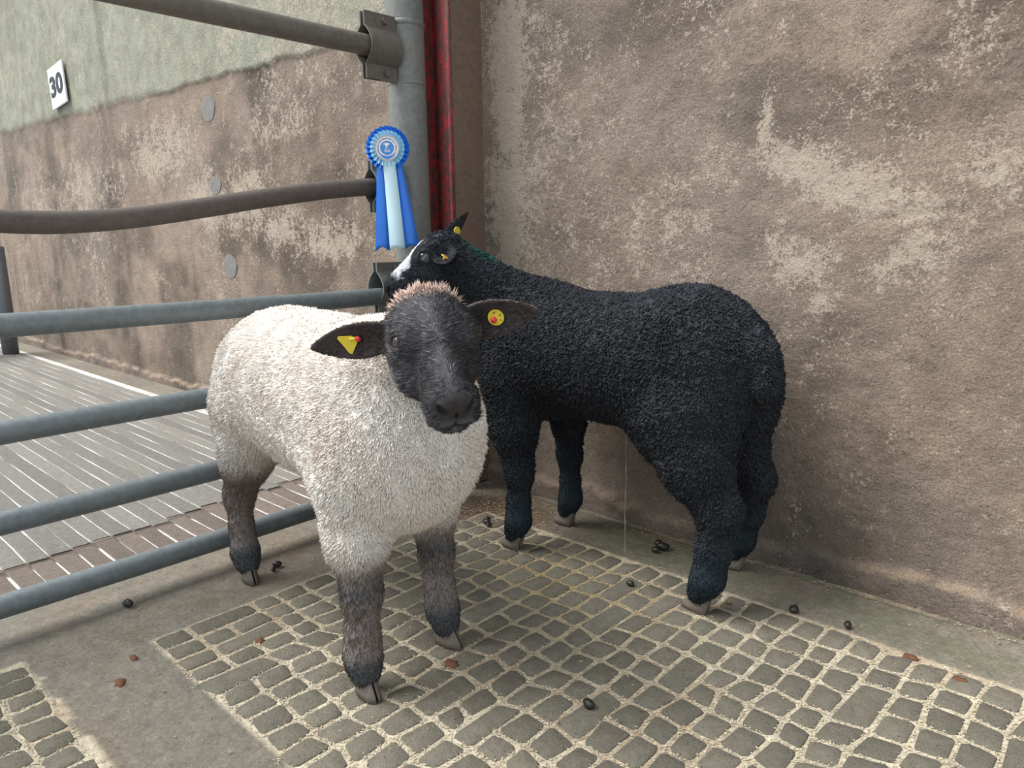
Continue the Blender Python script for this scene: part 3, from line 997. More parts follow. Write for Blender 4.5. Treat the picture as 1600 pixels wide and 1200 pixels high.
def hairs(P, D, Nn, L, R, col):
    e1 = nrm(np.cross(D, Nn + np.array([0.013, 0.021, 0.017])))
    n = len(P)
    L, R = L[:, None], R[:, None]
    V = np.empty((n, 4, 3))
    V[:, 0] = P - Nn * 0.001 - e1 * R
    V[:, 1] = P - Nn * 0.001 + e1 * R
    V[:, 2] = P + Nn * R * 1.2
    V[:, 3] = P + D * L
    T = np.array([(0, 1, 3), (1, 2, 3), (2, 0, 3)])
    F = ((np.arange(n) * 4)[:, None, None] + T[None]).reshape(-1, 3)
    return V.reshape(-1, 3), F, np.repeat(col, 4, axis=0)


class Coat:
    def __init__(s): s.V, s.F, s.C, s.n = [], [], [], 0

    def put(s, v, f, c):
        s.V.append(v); s.F.append(f + s.n); s.C.append(c); s.n += len(v)

    def build(s, name, mat, parent, off):
        me = mesh_from(name, np.concatenate(s.V) - off, np.concatenate(s.F), np.clip(np.concatenate(s.C), 0.002, 1))
        return add(name, me, mat, parent)


def merge(a, b):
    (V1, Q1), (V2, Q2) = a, b
    return np.concatenate([V1, V2]), np.concatenate([Q1, Q2 + len(V1)])


def swirl(P, scale, seed):
    return np.stack([vnoise(P[:, 0], P[:, 1], P[:, 2], scale, seed + i) - 0.5 for i in range(3)], -1) * 2


def hoof_mesh(fwd, scale=1.0):
    """a cloven hoof: two claws, toe towards fwd; origin at ground under the pastern"""
    fwd = np.asarray(fwd, float); fwd /= np.linalg.norm(fwd)
    side = np.array([-fwd[1], fwd[0], 0]); f3 = np.array([fwd[0], fwd[1], 0])
    mb = MB()
    prof = [(-0.026, 0.006), (-0.024, 0.012), (-0.008, 0.0155), (0.012, 0.0145), (0.026, 0.010), (0.034, 0.0045), (0.035, 0.001)]
    for sg in (-1, 1):
        ringo = [(l, w) for l, w in prof] + [(l, 0.0) for l, w in prof[::-1]]
        n = len(ringo)
        V = []
        for h, sc, dl in ((0.0, 1.0, 0.0), (0.012, 0.98, -0.002), (0.030, 0.84, -0.010), (0.044, 0.70, -0.016)):
            for l, w in ringo:
                off = 0.0022 + 0.010 * (sc * w / 0.0155) * 1.25 if w > 0 else 0.0022
                p = f3 * (l * sc + dl) + side * sg * (off + sc * w * 0.2) + np.array([0, 0, h])
                V.append(p * scale)
        Q = []
        for L in range(3):
            for i in range(n):
                j = (i + 1) % n
                q = (L * n + i, L * n + j, (L + 1) * n + j, (L + 1) * n + i)
                Q.append(q if sg < 0 else q[::-1])
        V.append(np.array(V[:n]).mean(0)); V.append(np.array(V[3 * n:4 * n]).mean(0))
        T = []
        for i in range(n):
            j = (i + 1) % n
            t1, t2 = (4 * n, j, i), (4 * n + 1, 3 * n + i, 3 * n + j)
            T += [t1, t2] if sg < 0 else [t1[::-1], t2[::-1]]
        mb.raw(np.array(V), Q, T)
    return mb.mesh('hoof')


def ball_mesh(r, n=16, m=10):
    V = [(0, 0, -r)]
    for i in range(1, m):
        t = math.pi * i / m
        for j in range(n):
            V.append((r * math.sin(t) * math.cos(2 * math.pi * j / n), r * math.sin(t) * math.sin(2 * math.pi * j / n), -r * math.cos(t)))
    V.append((0, 0, r))
    Q = [(1 + i * n + j, 1 + i * n + (j + 1) % n, 1 + (i + 1) * n + (j + 1) % n, 1 + (i + 1) * n + j) for i in range(m - 2) for j in range(n)]
    T = [(0, 1 + (j + 1) % n, 1 + j) for j in range(n)] + [(len(V) - 1, 1 + (m - 2) * n + j, 1 + (m - 2) * n + (j + 1) % n) for j in range(n)]
    return mesh_from('ball', np.array(V), [np.array(Q), np.array(T)])


M_EYE = NT('dark_wet_eye').done((0.012, 0.010, 0.009), 0.06, None, 0, 0.8)
M_HOOF = m_plain('horn', (0.135, 0.115, 0.098), 0.55, var=0.25, scale=90)
M_HOOFB = m_plain('dusty_horn', (0.17, 0.145, 0.118), 0.6, var=0.25, scale=90)
M_TAG = m_plain('yellow_plastic', (0.72, 0.56, 0.045), 0.4)
M_STUD = m_plain('red_plastic', (0.62, 0.035, 0.04), 0.35)
M_TAGO = m_plain('amber_plastic', (0.70, 0.42, 0.05), 0.4)


def frame(F, S):
    F = np.asarray(F, float); F = F / np.linalg.norm(F)
    S = np.asarray(S, float); S = S - (S @ F) * F; S /= np.linalg.norm(S)
    return F, S, np.cross(F, S)


def plate_mesh(outline, th):
    """flat outline (x,z) given thickness along y"""
    o = np.asarray(outline, float); n = len(o)
    V = np.concatenate([np.stack([o[:, 0], 0 * o[:, 0] - th / 2, o[:, 1]], -1), np.stack([o[:, 0], 0 * o[:, 0] + th / 2, o[:, 1]], -1)])
    me = bpy.data.meshes.new('plate')
    me.from_pydata(V.tolist(), [], [list(range(n)), list(range(2 * n - 1, n - 1, -1))] + [(i, n + i, n + (i + 1) % n, (i + 1) % n) for i in range(n)])
    me.update()
    return me


def orient(o, xaxis, normal, loc):
    """place a child so that local -y = normal and local x ~ xaxis"""
    nn = Vector(normal).normalized(); x = Vector(xaxis); x = (x - nn * x.dot(nn)).normalized()
    y = -nn; z = x.cross(y)
    o.matrix_basis = Matrix(((x[0], y[0], z[0], loc[0]), (x[1], y[1], z[1], loc[1]), (x[2], y[2], z[2], loc[2]), (0, 0, 0, 1)))


def skull(o, F, S, N, s=1.0, wd=1.0, ln=1.0):
    """sheep head; returns prims and a mapper from head coordinates (side, along, out)"""
    def h(a, b, c): return o + (S * a * wd + F * b * ln + N * c) * s
    R = np.stack([S, F, N])
    P = [ell(h(0, 0.030, -0.040), np.array([0.054 * wd, 0.062, 0.056]) * s, R, 0.02),
         ell(h(0, 0.062, -0.016), np.array([0.047 * wd, 0.056, 0.036]) * s, R, 0.02),
         rcone(h(0, 0.075, -0.030), h(0, 0.182, -0.030), 0.041 * s, 0.0285 * s, 0.02),
         rcone(h(0, 0.080, -0.012), h(0, 0.180, -0.014), 0.025 * s, 0.021 * s, 0.015),
         rcone(h(0, 0.055, -0.080), h(0, 0.180, -0.056), 0.044 * s, 0.028 * s, 0.03),
         ell(h(0, 0.198, -0.034), np.array([0.034 * wd, 0.026, 0.034]) * s, R, 0.012),
         ell(h(0, 0.214, -0.022), np.array([0.024 * wd, 0.012, 0.018]) * s, R, 0.010),
         ell(h(0, 0.205, -0.064), np.array([0.021 * wd, 0.020, 0.014]) * s, R, 0.008)]
    for g in (-1, 1):
        P += [ell(h(g * 0.028, 0.085, -0.062), np.array([0.028 * wd, 0.050, 0.042]) * s, R, 0.02),
              ell(h(g * 0.036, 0.074, -0.004), np.array([0.018, 0.030, 0.014]) * s, R, 0.014),
              ell(h(g * 0.0425, 0.086, -0.011), np.array([0.0178, 0.0178, 0.0165]) * s, R, 0.010),
              ell(h(g * 0.015, 0.214, -0.045), np.array([0.017 * wd, 0.014, 0.015]) * s, R, 0.007)]
    for g in (-1, 1):
        Rn = np.stack([nrm(S * g * 0.75 + N * 0.65), nrm(np.cross(F, nrm(S * g * 0.75 + N * 0.65))), F])
        E = nrm(S * g * 0.80 + N * 0.58 + F * 0.12)
        G = nrm(np.cross(E, nrm(F - (F @ E) * E)))
        RE = np.stack([E, nrm(np.cross(G, E)), G])
        P += [ell(h(g * 0.0185, 0.223, -0.020), np.array([0.0130, 0.0052, 0.011]) * s, Rn, 0.003, '-'),
              ell(h(g * 0.0425, 0.086, -0.011) + E * 0.0165 * s, np.array([0.0130, 0.0125, 0.0078]) * s, RE, 0.002, '-')]
    P += [ell(h(0, 0.224, -0.036), np.array([0.0016 * wd, 0.010, 0.014]) * s, R, 0.003, '-'),
          ell(h(0, 0.212, -0.0555), np.array([0.032 * wd, 0.022, 0.0022]) * s, R, 0.003, '-')]
    return P, h


def hcoords(P, o, F, S, N, s=1.0):
    d = (P - o) / s
    return d @ S, d @ F, d @ N


def finish(root, off, V, Q, col, coat, mat_skin, mat_coat):
    body = add('body', mesh_from('body', V - off, Q, np.clip(col, 0.002, 1)), mat_skin, root)
    fl = coat.build('fleece', mat_coat, root, off)
    tag(fl, kind='stuff')
    return body


# ================================================================== the white lamb
OFF = np.array([-1.30, -0.868, 0.0])
th = math.radians(-9)
ux, vx = np.array([math.cos(th), math.sin(th), 0]), np.array([-math.sin(th), math.cos(th), 0])
def wl(u, v, z): return OFF + ux * u + vx * v + np.array([0, 0, z])
def wlr(u, v, z, r): return (*wl(u, v, z), r)
RB = np.stack([ux, vx, np.array([0, 0, 1.0])])

body_p = [ell(wl(-0.02, 0, 0.490), (0.355, 0.163, 0.164), RB, 0.06),
          ell(wl(-0.235, 0, 0.498), (0.170, 0.152, 0.150), RB, 0.06),
          ell(wl(0.24, 0, 0.465), (0.170, 0.156, 0.174), RB, 0.06),
          ell(wl(0.315, -0.01, 0.46), (0.110, 0.128, 0.142), RB, 0.05),
          rcone(wl(0.27, 0.0, 0.56), wl(0.365, -0.012, 0.625), 0.112, 0.062, 0.07),
          ell(wl(-0.375, 0.02, 0.50), (0.035, 0.045, 0.08), RB, 0.04)]
legs_w = [
    [wlr(0.272, -0.092, 0.40, 0.070), wlr(0.286, -0.096, 0.285, 0.047), wlr(0.292, -0.097, 0.195, 0.030), wlr(0.288, -0.098, 0.12, 0.0245), wlr(0.284, -0.098, 0.072, 0.029), wlr(0.292, -0.098, 0.040, 0.026)],
    [wlr(0.215, 0.090, 0.40, 0.070), wlr(0.214, 0.098, 0.275, 0.043), wlr(0.216, 0.104, 0.190, 0.029), wlr(0.220, 0.105, 0.12, 0.0235), wlr(0.228, 0.106, 0.072, 0.028), wlr(0.240, 0.106, 0.040, 0.025)],
    [wlr(-0.240, -0.080, 0.43, 0.098), wlr(-0.270, -0.100, 0.315, 0.056), wlr(-0.335, -0.106, 0.208, 0.030), wlr(-0.335, -0.108, 0.13, 0.0225), wlr(-0.322, -0.108, 0.068, 0.028), wlr(-0.308, -0.108, 0.038, 0.025)],
    [wlr(-0.240, 0.085, 0.43, 0.098), wlr(-0.280, 0.115, 0.315, 0.055), wlr(-0.345, 0.130, 0.208, 0.030), wlr(-0.345, 0.132, 0.13, 0.0225), wlr(-0.332, 0.132, 0.068, 0.028), wlr(-0.318, 0.132, 0.038, 0.025)]]
for c_ in legs_w: body_p += chain(c_, 0.03)

HO = np.array([-0.868, -0.975, 0.716])
F0, S0, N0 = frame((0.158, -0.078, -0.136), CR + np.array([0, 0, 0.16]))
yaw_ = math.radians(13)
S1 = S0 * math.cos(yaw_) - N0 * math.sin(yaw_)
F0, S0, N0 = frame(F0, S1)
head_p, hw_ = skull(HO, F0, S0, N0, 1.0, 1.16, 0.93)
head_p.insert(0, rcone(hw_(0, 0.03, -0.05), wl(0.34, -0.005, 0.60), 0.052, 0.070, 0.03))
earL_t, earR_t = np.array([-1.016, -1.080, 0.639]), np.array([-0.728, -0.868, 0.697])
earL_b, earR_b = hw_(-0.044, 0.040, -0.034), hw_(0.044, 0.032, -0.036)
ears_w = []
for b_, t_, wup in ((earL_b, earL_t, 0.25), (earR_b, earR_t, 0.1)):
    L_ = t_ - b_
    front = nrm(CAM - (b_ + t_) / 2 + np.array([0, 0, -0.35]))
    T_ = nrm(front - (front @ nrm(L_)) * nrm(L_))
    W_ = np.cross(nrm(L_), T_)
    ears_w.append((b_, nrm(L_), W_, T_, np.linalg.norm(L_)))
    head_p.append(ear(b_, L_, W_, T_, np.linalg.norm(L_), 0.030, 0.0042, 0.012))

Vb, Qb = polygonize(body_p, 0.0062)
Vh, Qh = polygonize(head_p, 0.0026, 1)
V, Q = merge((Vb, Qb), (Vh, Qh))
N, A = vnormals(V, Q)
isH = np.arange(len(V)) >= len(Vb)
dh = np.ones(len(V)); dh[~isH] = evalp(head_p, Vb)
db = np.ones(len(V)); db[isH] = evalp(body_p, Vh)
hs, hf, hn = hcoords(V, HO, F0, S0, N0)
hf = hf / 0.93
d_ = V - OFF
lu, lv, lz = d_ @ ux, d_ @ vx, V[:, 2]
nz = fbm(V[:, 0], V[:, 1], V[:, 2], 14, 3, 101) - 0.5
nf = fbm(V[:, 0], V[:, 1], V[:, 2], 45, 2, 104) - 0.5
CREAM, BEIGE, LEGB, FOOT = [np.array(c) for c in ((0.90, 0.865, 0.82), (0.70, 0.59, 0.50), (0.220, 0.192, 0.180), (0.072, 0.078, 0.086))]
FACE, POLL, EARC = [np.array(c) for c in ((0.084, 0.083, 0.090), (0.56, 0.42, 0.36), (0.055, 0.046, 0.044))]
mixc = lambda a, b, t: a * (1 - t[:, None]) + b * t[:, None]
col = np.tile(CREAM, (len(V), 1))
col = mixc(col, BEIGE, np.clip(0.22 + 0.9 * nz, 0, 0.6))
leg_hi = np.where(lu < -0.1, 0.295, 0.245)
tl = sstep(leg_hi + 0.07, leg_hi - 0.045, lz + 0.10 * nz) * (np.abs(lv) > 0.035)
tl = tl * (evalp(body_p[:6], V) > 0.002)
col = mixc(col, LEGB, tl)
col = mixc(col, FOOT, sstep(0.105, 0.060, lz + 0.04 * nz))
col = mixc(col, FOOT * 1.1, 0.7 * np.exp(-((lz - 0.205) / 0.022) ** 2) * (lu > 0) * tl)
facec = mixc(np.tile(FACE, (len(V), 1)), POLL, sstep(0.026, -0.014, hf + 0.010 * nf) * sstep(-0.075, -0.035, hn))
eye_d = np.linalg.norm(np.stack([np.abs(hs) - 0.0425 * 1.16 - 0.0135, hf - 0.088, hn + 0.001], -1), axis=1)
facec = mixc(facec, np.array([0.15, 0.085, 0.065]), 0.6 * sstep(0.020, 0.010, eye_d) * sstep(0.084, 0.096, hf))
facec = mixc(facec, np.array([0.030, 0.026, 0.025]), 0.8 * sstep(0.0125, 0.0095, eye_d))
facec = mixc(facec, np.array([0.036, 0.032, 0.033]), sstep(0.206, 0.214, hf) * sstep(-0.045, -0.030, hn) * sstep(0.030, 0.022, np.abs(hs)))
facec = mixc(facec, np.array([0.14, 0.13, 0.13]), 0.35 * sstep(0.16, 0.21, hf) * sstep(-0.04, -0.055, hn) * (0.5 + nf))
facec = mixc(facec, np.tile(BEIGE, (len(V), 1)) * 0.8, sstep(-0.10, -0.125, hn + 0.02 * nz) * sstep(0.12, 0.06, hf))
earm = sstep(0.056, 0.072, np.abs(hs)) * sstep(0.007, 0.002, evalp(head_p[-2:], V)) * isH
inner = np.zeros(len(V))
for b_, L_, W_, T_, ln in ears_w:
    inner = np.maximum(inner, ((N @ T_) > 0.2) * 1.0)
earcol = mixc(np.tile(np.array([0.15, 0.115, 0.105]), (len(V), 1)), EARC, inner)
facec = mixc(facec, earcol, earm)
col = np.where(isH[:, None], facec, col)

coat = Coat()
vis = np.ones(len(V))
# wool
dw = np.where(~isH, 114000 * (1 - 0.999 * sstep(0.3, 0.75, tl)) * (lz > 0.13) * (dh > 0.002), 0)
P, n_, vi = scatter(V, Q, N, A, dw, 1)
down = np.array([0, 0, -1.0])
sw, s2 = swirl(P, 70, 5), swirl(P, 22, 8)
D = nrm(n_ + 0.38 * down + 0.42 * sw + 0.30 * s2 - 0.1 * ux + 0.10 * rng.normal(size=P.shape))
L = 0.0082 * rng.uniform(0.7, 1.3, len(P)) * (1 - 0.5 * sstep(0.05, 0.6, tl[vi]))
coat.put(*tufts(P, D, n_, L, 0.0017 * rng.uniform(0.8, 1.25, len(P)), 0.25 * down + 0.45 * swirl(P, 130, 12), col[vi] * rng.uniform(0.92, 1.06, len(P))[:, None]))
# leg hair
dl = np.where(~isH, 95000 * sstep(0.35, 0.7, tl), 0)
P, n_, vi = scatter(V, Q, N, A, dl, 2)
D = nrm(0.30 * n_ + 0.9 * down + 0.28 * swirl(P, 80, 21) + 0.15 * rng.normal(size=P.shape))
coat.put(*hairs(P, D, n_, 0.0088 * (1 - 0.45 * sstep(0.14, 0.07, P[:, 2])) * rng.uniform(0.6, 1.3, len(P)), 0.00065 * rng.uniform(0.7, 1.3, len(P)), col[vi] * rng.uniform(0.6, 1.75, len(P))[:, None]))
# face hair, radiating from a whorl on the forehead
conn = np.ones(len(V)) * -1.0
conn[isH] = evalp(head_p[1:], Vh) - evalp(head_p[:1], Vh)
neckw = sstep(0.0, 0.006, conn) * isH
pollw = sstep(0.030, -0.016, hf + 0.020 * nf) * sstep(-0.095, -0.06, hn) * (1 - neckw)
mouth = (hf > 0.211) & (hn > -0.046) & (np.abs(hs) < 0.022)
dfc = np.where(isH & (db > 0.0) & ~mouth & (eye_d > 0.0105), 230000 * (1 - pollw) * (1 - neckw) * (1 - 0.55 * earm), 0)
P, n_, vi = scatter(V, Q, N, A, dfc, 3)
ps, pf, pn = hcoords(P, HO, F0, S0, N0)
pf = pf / 0.93
rad = S0 * (ps * 2.2)[:, None] + F0 * (pf - 0.105)[:, None]
flow = nrm(rad + 1e-4)
lowf = sstep(0.10, 0.13, pf)[:, None]
flow = nrm(flow * (1 - lowf) + lowf * (F0 * -0.45 + S0 * np.tanh(ps / 0.018)[:, None] * 0.8 - N0 * (0.5 * np.abs(np.tanh(ps / 0.018)))[:, None]))
me_ = earm[vi][:, None]
earflow = np.where(ps[:, None] < 0, ears_w[0][1], ears_w[1][1])
flow = flow * (1 - me_) + me_ * earflow
flow = nrm(flow - (flow * n_).sum(1)[:, None] * n_)
D = nrm(flow + 0.33 * n_ + 0.30 * swirl(P, 120, 31) + 0.08 * rng.normal(size=P.shape))
cc = col[vi] * rng.uniform(0.65, 1.5, len(P))[:, None]
silver = (rng.random(len(P)) < 0.08 * sstep(0.19, 0.1, pf) * (1 - earm[vi]))
cc[silver] = cc[silver] * 3.0
coat.put(*hairs(P, D, n_, 0.0085 * rng.uniform(0.6, 1.4, len(P)) * (1 - 0.35 * earm[vi]), 0.00048 * rng.uniform(0.7, 1.4, len(P)), cc))
# curly poll wool
dp = np.where(isH & (db > -0.004), 120000 * pollw * (1 - earm), 0)
P, n_, vi = scatter(V, Q, N, A, dp, 4)
D = nrm(n_ + 0.15 * np.array([0, 0, 1.0]) + 1.0 * swirl(P, 55, 41) + 0.35 * rng.normal(size=P.shape))
coat.put(*tufts(P, D, n_, 0.0078 * rng.uniform(0.4, 1.6, len(P)), 0.0012 * rng.uniform(0.7, 1.2, len(P)), 0.9 * swirl(P, 90, 44), col[vi] * rng.uniform(0.75, 1.35, len(P))[:, None]))

dn = np.where(isH, 110000 * neckw * (db > -0.004), 0)
P, n_, vi = scatter(V, Q, N, A, dn, 6)
D = nrm(n_ + 0.38 * down + 0.42 * swirl(P, 70, 5))
nc = np.array((0.80, 0.72, 0.64)) * rng.uniform(0.9, 1.06, len(P))[:, None]
coat.put(*tufts(P, D, n_, 0.0078 * rng.uniform(0.7, 1.3, len(P)), 0.0016 * rng.uniform(0.8, 1.25, len(P)), 0.25 * down + 0.45 * swirl(P, 130, 12), nc))
lamb = add('white_sheep', None, loc=OFF)
tag(lamb, 'white lamb with dark face and brown legs standing in front of the black sheep', 'sheep')
M_SKIN = m_wool('sheep_skin', 0.9, 0.2, 0.0015)
M_COAT = m_wool('sheep_wool')
lamb_body = finish(lamb, OFF, V, Q, col, coat, M_SKIN, M_COAT)
for c_ in legs_w:
    p_ = np.array(c_[-1][:3])
    fw_ = ux if c_ is not legs_w[1] else nrm(ux + 0.25 * vx)
    add('hoof', hoof_mesh(fw_, 1.02), M_HOOF, lamb, Vector((p_[0] + 0.006 * fw_[0], p_[1] + 0.006 * fw_[1], 0)) - Vector(OFF))
for g in (-1, 1):
    e_ = hw_(g * 0.0425, 0.086, -0.011)
    add('eye', ball_mesh(0.0150), M_EYE, lamb, Vector(e_ - OFF))

# ear tags of the white lamb
circ = lambda r, n=24: [(r * math.cos(2 * math.pi * i / n), r * math.sin(2 * math.pi * i / n)) for i in range(n)]
b_, L_, W_, T_, ln = ears_w[0]
tp = b_ + L_ * ln * 0.50 + T_ * 0.004
tg = add('ear_tag', plate_mesh([(-0.017, 0.013), (0.004, 0.010), (0.010, 0.004), (0.010, -0.002), (0.003, -0.010), (-0.005, -0.019), (-0.009, -0.017), (-0.015, 0.0), (-0.019, 0.010)], 0.0018), M_TAG, lamb)
orient(tg, -L_ , nrm(T_ + 0.15 * CR), tp + T_ * 0.002 - OFF)
st = add('stud', MB().tube([(0, 0, 0), (0, -0.003, 0), (0, -0.006, 0)], [0.0048, 0.0048, 0.003], 14).mesh('stud'), M_STUD, tg)
st.location = (0.014, -0.001, 0.004)
MB().tube([(0.0, -0.001, 0.006), (0.014, -0.001, 0.004)], 0.0028, 10).build('stem', M_TAG, tg)
b_, L_, W_, T_, ln = ears_w[1]
tp = b_ + L_ * ln * 0.46 + T_ * 0.005
tg = add('ear_tag', plate_mesh(circ(0.0125), 0.0022), M_TAG, lamb)
orient(tg, L_, nrm(T_ + 0.1 * CU), tp - OFF)
st = add('stud', MB().tube([(0, 0, 0), (0, -0.003, 0), (0, -0.006, 0)], [0.0048, 0.0048, 0.003], 14).mesh('stud'), M_STUD, tg)
st.location = (-0.0035, -0.001, -0.003)
MB().tube([(-0.003, -0.0013, 0.0075), (0.001, -0.0013, 0.0085)], 0.0007, 6).tube([(0.0065, -0.0013, 0.001), (0.0085, -0.0013, 0.004)], 0.0007, 6).tube([(0.006, -0.0013, -0.004), (0.0075, -0.0013, -0.006)], 0.0007, 6).build('tag_print', M_INK, tg)

# ================================================================== the black sheep
OFB = np.array([-1.02, -0.24, 0.0])
def bk(x, y, z): return np.array([x, y, z], float)
bp = [ell(bk(-1.04, -0.235, 0.512), (0.36, 0.168, 0.154), None, 0.06),
      ell(bk(-0.836, -0.235, 0.530), (0.162, 0.163, 0.162), None, 0.06),
      ell(bk(-1.26, -0.240, 0.508), (0.170, 0.156, 0.172), None, 0.06),
      rcone(bk(-1.30, -0.245, 0.58), bk(-1.43, -0.325, 0.690), 0.105, 0.072, 0.06),
      ell(bk(-0.815, -0.310, 0.455), (0.140, 0.078, 0.170), None, 0.05),
      ell(bk(-0.805, -0.155, 0.455), (0.140, 0.078, 0.170), None, 0.05)]
tail = chain([(-0.735, -0.248, 0.600, 0.040), (-0.664, -0.262, 0.556, 0.038)], 0.04) + chain([(-0.664, -0.262, 0.556, 0.038), (-0.650, -0.272, 0.500, 0.034)], 0.006)
legs_b = [
    [(-1.290, -0.335, 0.44, 0.080), (-1.275, -0.350, 0.315, 0.053), (-1.252, -0.358, 0.205, 0.030), (-1.255, -0.360, 0.125, 0.0245), (-1.252, -0.364, 0.078, 0.028), (-1.268, -0.366, 0.040, 0.025)],
    [(-1.280, -0.150, 0.42, 0.070), (-1.268, -0.138, 0.300, 0.040), (-1.262, -0.140, 0.200, 0.027), (-1.258, -0.143, 0.125, 0.0225), (-1.254, -0.146, 0.078, 0.027), (-1.268, -0.148, 0.040, 0.024)],
    [(-0.790, -0.330, 0.42, 0.098), (-0.755, -0.345, 0.325, 0.068), (-0.700, -0.340, 0.235, 0.040), (-0.708, -0.342, 0.150, 0.033), (-0.718, -0.344, 0.080, 0.031), (-0.736, -0.346, 0.042, 0.027)],
    [(-0.800, -0.145, 0.42, 0.088), (-0.765, -0.125, 0.325, 0.056), (-0.726, -0.110, 0.240, 0.034), (-0.744, -0.105, 0.150, 0.028), (-0.764, -0.100, 0.078, 0.028), (-0.780, -0.098, 0.042, 0.025)]]
n_tor = len(bp)
for c_ in legs_b: bp += chain(c_, 0.03)
bp += tail
BO = np.array([-1.484, -0.392, 0.810])
Fb, Sb, Nb = frame((-0.37, -0.69, -0.60), (0.70, -0.62, 0.06))
rb = math.radians(-8)
Fb, Sb, Nb = frame(Fb, Sb * math.cos(rb) + Nb * math.sin(rb))
bh_p, bh = skull(BO, Fb, Sb, Nb, 0.90)
bh_p.insert(0, rcone(bh(0, 0.03, -0.055), bk(-1.41, -0.31, 0.675), 0.055, 0.075, 0.03))
en_b, ef_b = bh(0.044, 0.035, -0.036), bh(-0.044, 0.030, -0.030)
en_t = en_b + nrm(np.array([0.56, -0.32, -0.28])) * 0.078
ef_t = np.array([-1.528, -0.246, 0.872])
ears_b = []
for b_, t_, tv, hw2 in ((en_b, en_t, CAM - en_b + np.array([0, 0, 0.0]) , 0.033), (ef_b, ef_t, np.array([-0.7, -0.3, -0.1]), 0.024)):
    L_ = nrm(t_ - b_); T_ = nrm(tv); T_ = nrm(T_ - (T_ @ L_) * L_)
    W_ = np.cross(L_, T_); ln = np.linalg.norm(t_ - b_)
    ears_b.append((b_, L_, W_, T_, ln))
    bh_p.append(ear(b_, L_, W_, T_, ln, hw2, 0.0042, 0.010))
Vb, Qb = polygonize(bp, 0.0062)
Vh, Qh = polygonize(bh_p, 0.0030, 1)
V, Q = merge((Vb, Qb), (Vh, Qh))
N, A = vnormals(V, Q)
isH = np.arange(len(V)) >= len(Vb)
dh = np.ones(len(V)); dh[~isH] = evalp(bh_p, Vb)
db = np.ones(len(V)); db[isH] = evalp(bp, Vh)
hs, hf, hn = hcoords(V, BO, Fb, Sb, Nb, 0.90)
nf = fbm(V[:, 0], V[:, 1], V[:, 2], 60, 2, 204) - 0.5
nz = fbm(V[:, 0], V[:, 1], V[:, 2], 14, 3, 201) - 0.5
lz = V[:, 2]
BLK = np.array((0.0320, 0.0350, 0.0410))
col = np.tile(BLK, (len(V), 1)) * (1 + 0.5 * nz)[:, None]
col = mixc(col, np.array((0.026, 0.036, 0.046)), sstep(0.20, 0.10, lz))
hb = np.tile(np.array((0.032, 0.035, 0.042)), (len(V), 1))
earm = sstep(0.050, 0.066, np.abs(hs)) * sstep(0.007, 0.002, evalp(bh_p[-2:], V)) * isH
blaze = sstep(0.55, 0.45, np.abs(hs - 0.004 - 0.008 * sstep(0.08, 0.15, hf)) / (0.010 + 0.022 * sstep(0.08, 0.15, hf)) + 0.8 * nf) * sstep(0.035, 0.075, hf) * sstep(0.195, 0.170, hf) * (hn > -0.045)
streak = sstep(0.5, 0.0, np.abs(hs - 0.028 + 0.1 * (hf - 0.03)) / 0.010 + 1.2 * np.abs(nf)) * sstep(-0.02, 0.03, hf) * sstep(0.075, 0.05, hf) * 0.30
hb = mixc(hb, np.array((0.72, 0.74, 0.80)), np.clip(np.maximum(blaze, streak), 0, 1) * (1 - earm))
eyeb = np.linalg.norm(np.stack([np.abs(hs) - 0.047, hf - 0.086, hn + 0.0135], -1), axis=1)
hb = mixc(hb, np.array((0.16, 0.16, 0.175)), 0.8 * sstep(0.0165, 0.0145, eyeb) * sstep(0.0105, 0.0125, eyeb))
hb = mixc(hb, np.array((0.026, 0.027, 0.031)), earm)
ftip = np.linalg.norm(V - (ears_b[1][0] + ears_b[1][1] * 0.02), axis=1)
col = np.where(isH[:, None], hb, col)
# green marker dye on the top of the neck
gd = np.zeros(len(V))
for gx, gy, gz, gr in ((-1.468, -0.335, 0.800, 0.030), (-1.44, -0.33, 0.785, 0.028), (-1.415, -0.325, 0.770, 0.028), (-1.39, -0.315, 0.755, 0.024)):
    gd = np.maximum(gd, np.exp(-(np.linalg.norm(V - (gx, gy, gz), axis=1) / gr) ** 2))
gd = np.clip(gd * 1.2 * (0.6 + 1.2 * nf), 0, 1) * (1 - earm)
col = mixc(col, np.array((0.012, 0.115, 0.085)), gd)

coat = Coat()
low = sstep(0.17, 0.09, lz + 0.05 * nz)
dwb = np.where(~isH, 80000 * (1 - low) * (dh > 0.002), 0)
conn = np.ones(len(V)) * -1.0
conn[isH] = evalp(bh_p[1:], Vh) - evalp(bh_p[:1], Vh)
neckw = np.maximum(sstep(0.030, 0.0, hf) * (hn < -0.01), sstep(-0.022, -0.004, conn) * (hf < 0.12)) * isH
dwb = dwb + np.where(isH & (db > -0.004), 55000 * neckw * (1 - earm), 0)
P, n_, vi = scatter(V, Q, N, A, dwb, 11)
curl = swirl(P, 95, 51)
D = nrm(n_ + 0.35 * down + 0.85 * curl)
coat.put(*tufts(P, D, n_, 0.0066 * (1 - 0.55 * sstep(0.26, 0.12, P[:, 2])) * rng.uniform(0.7, 1.3, len(P)), 0.0023 * rng.uniform(0.8, 1.25, len(P)), 0.75 * swirl(P, 150, 55) + 0.25 * down, col[vi] * rng.uniform(0.7, 1.45, len(P))[:, None], 1.0))
dlb = np.where(~isH, 90000 * low, 0)
P, n_, vi = scatter(V, Q, N, A, dlb, 12)
D = nrm(0.22 * n_ + 0.95 * down + 0.2 * rng.normal(size=P.shape))
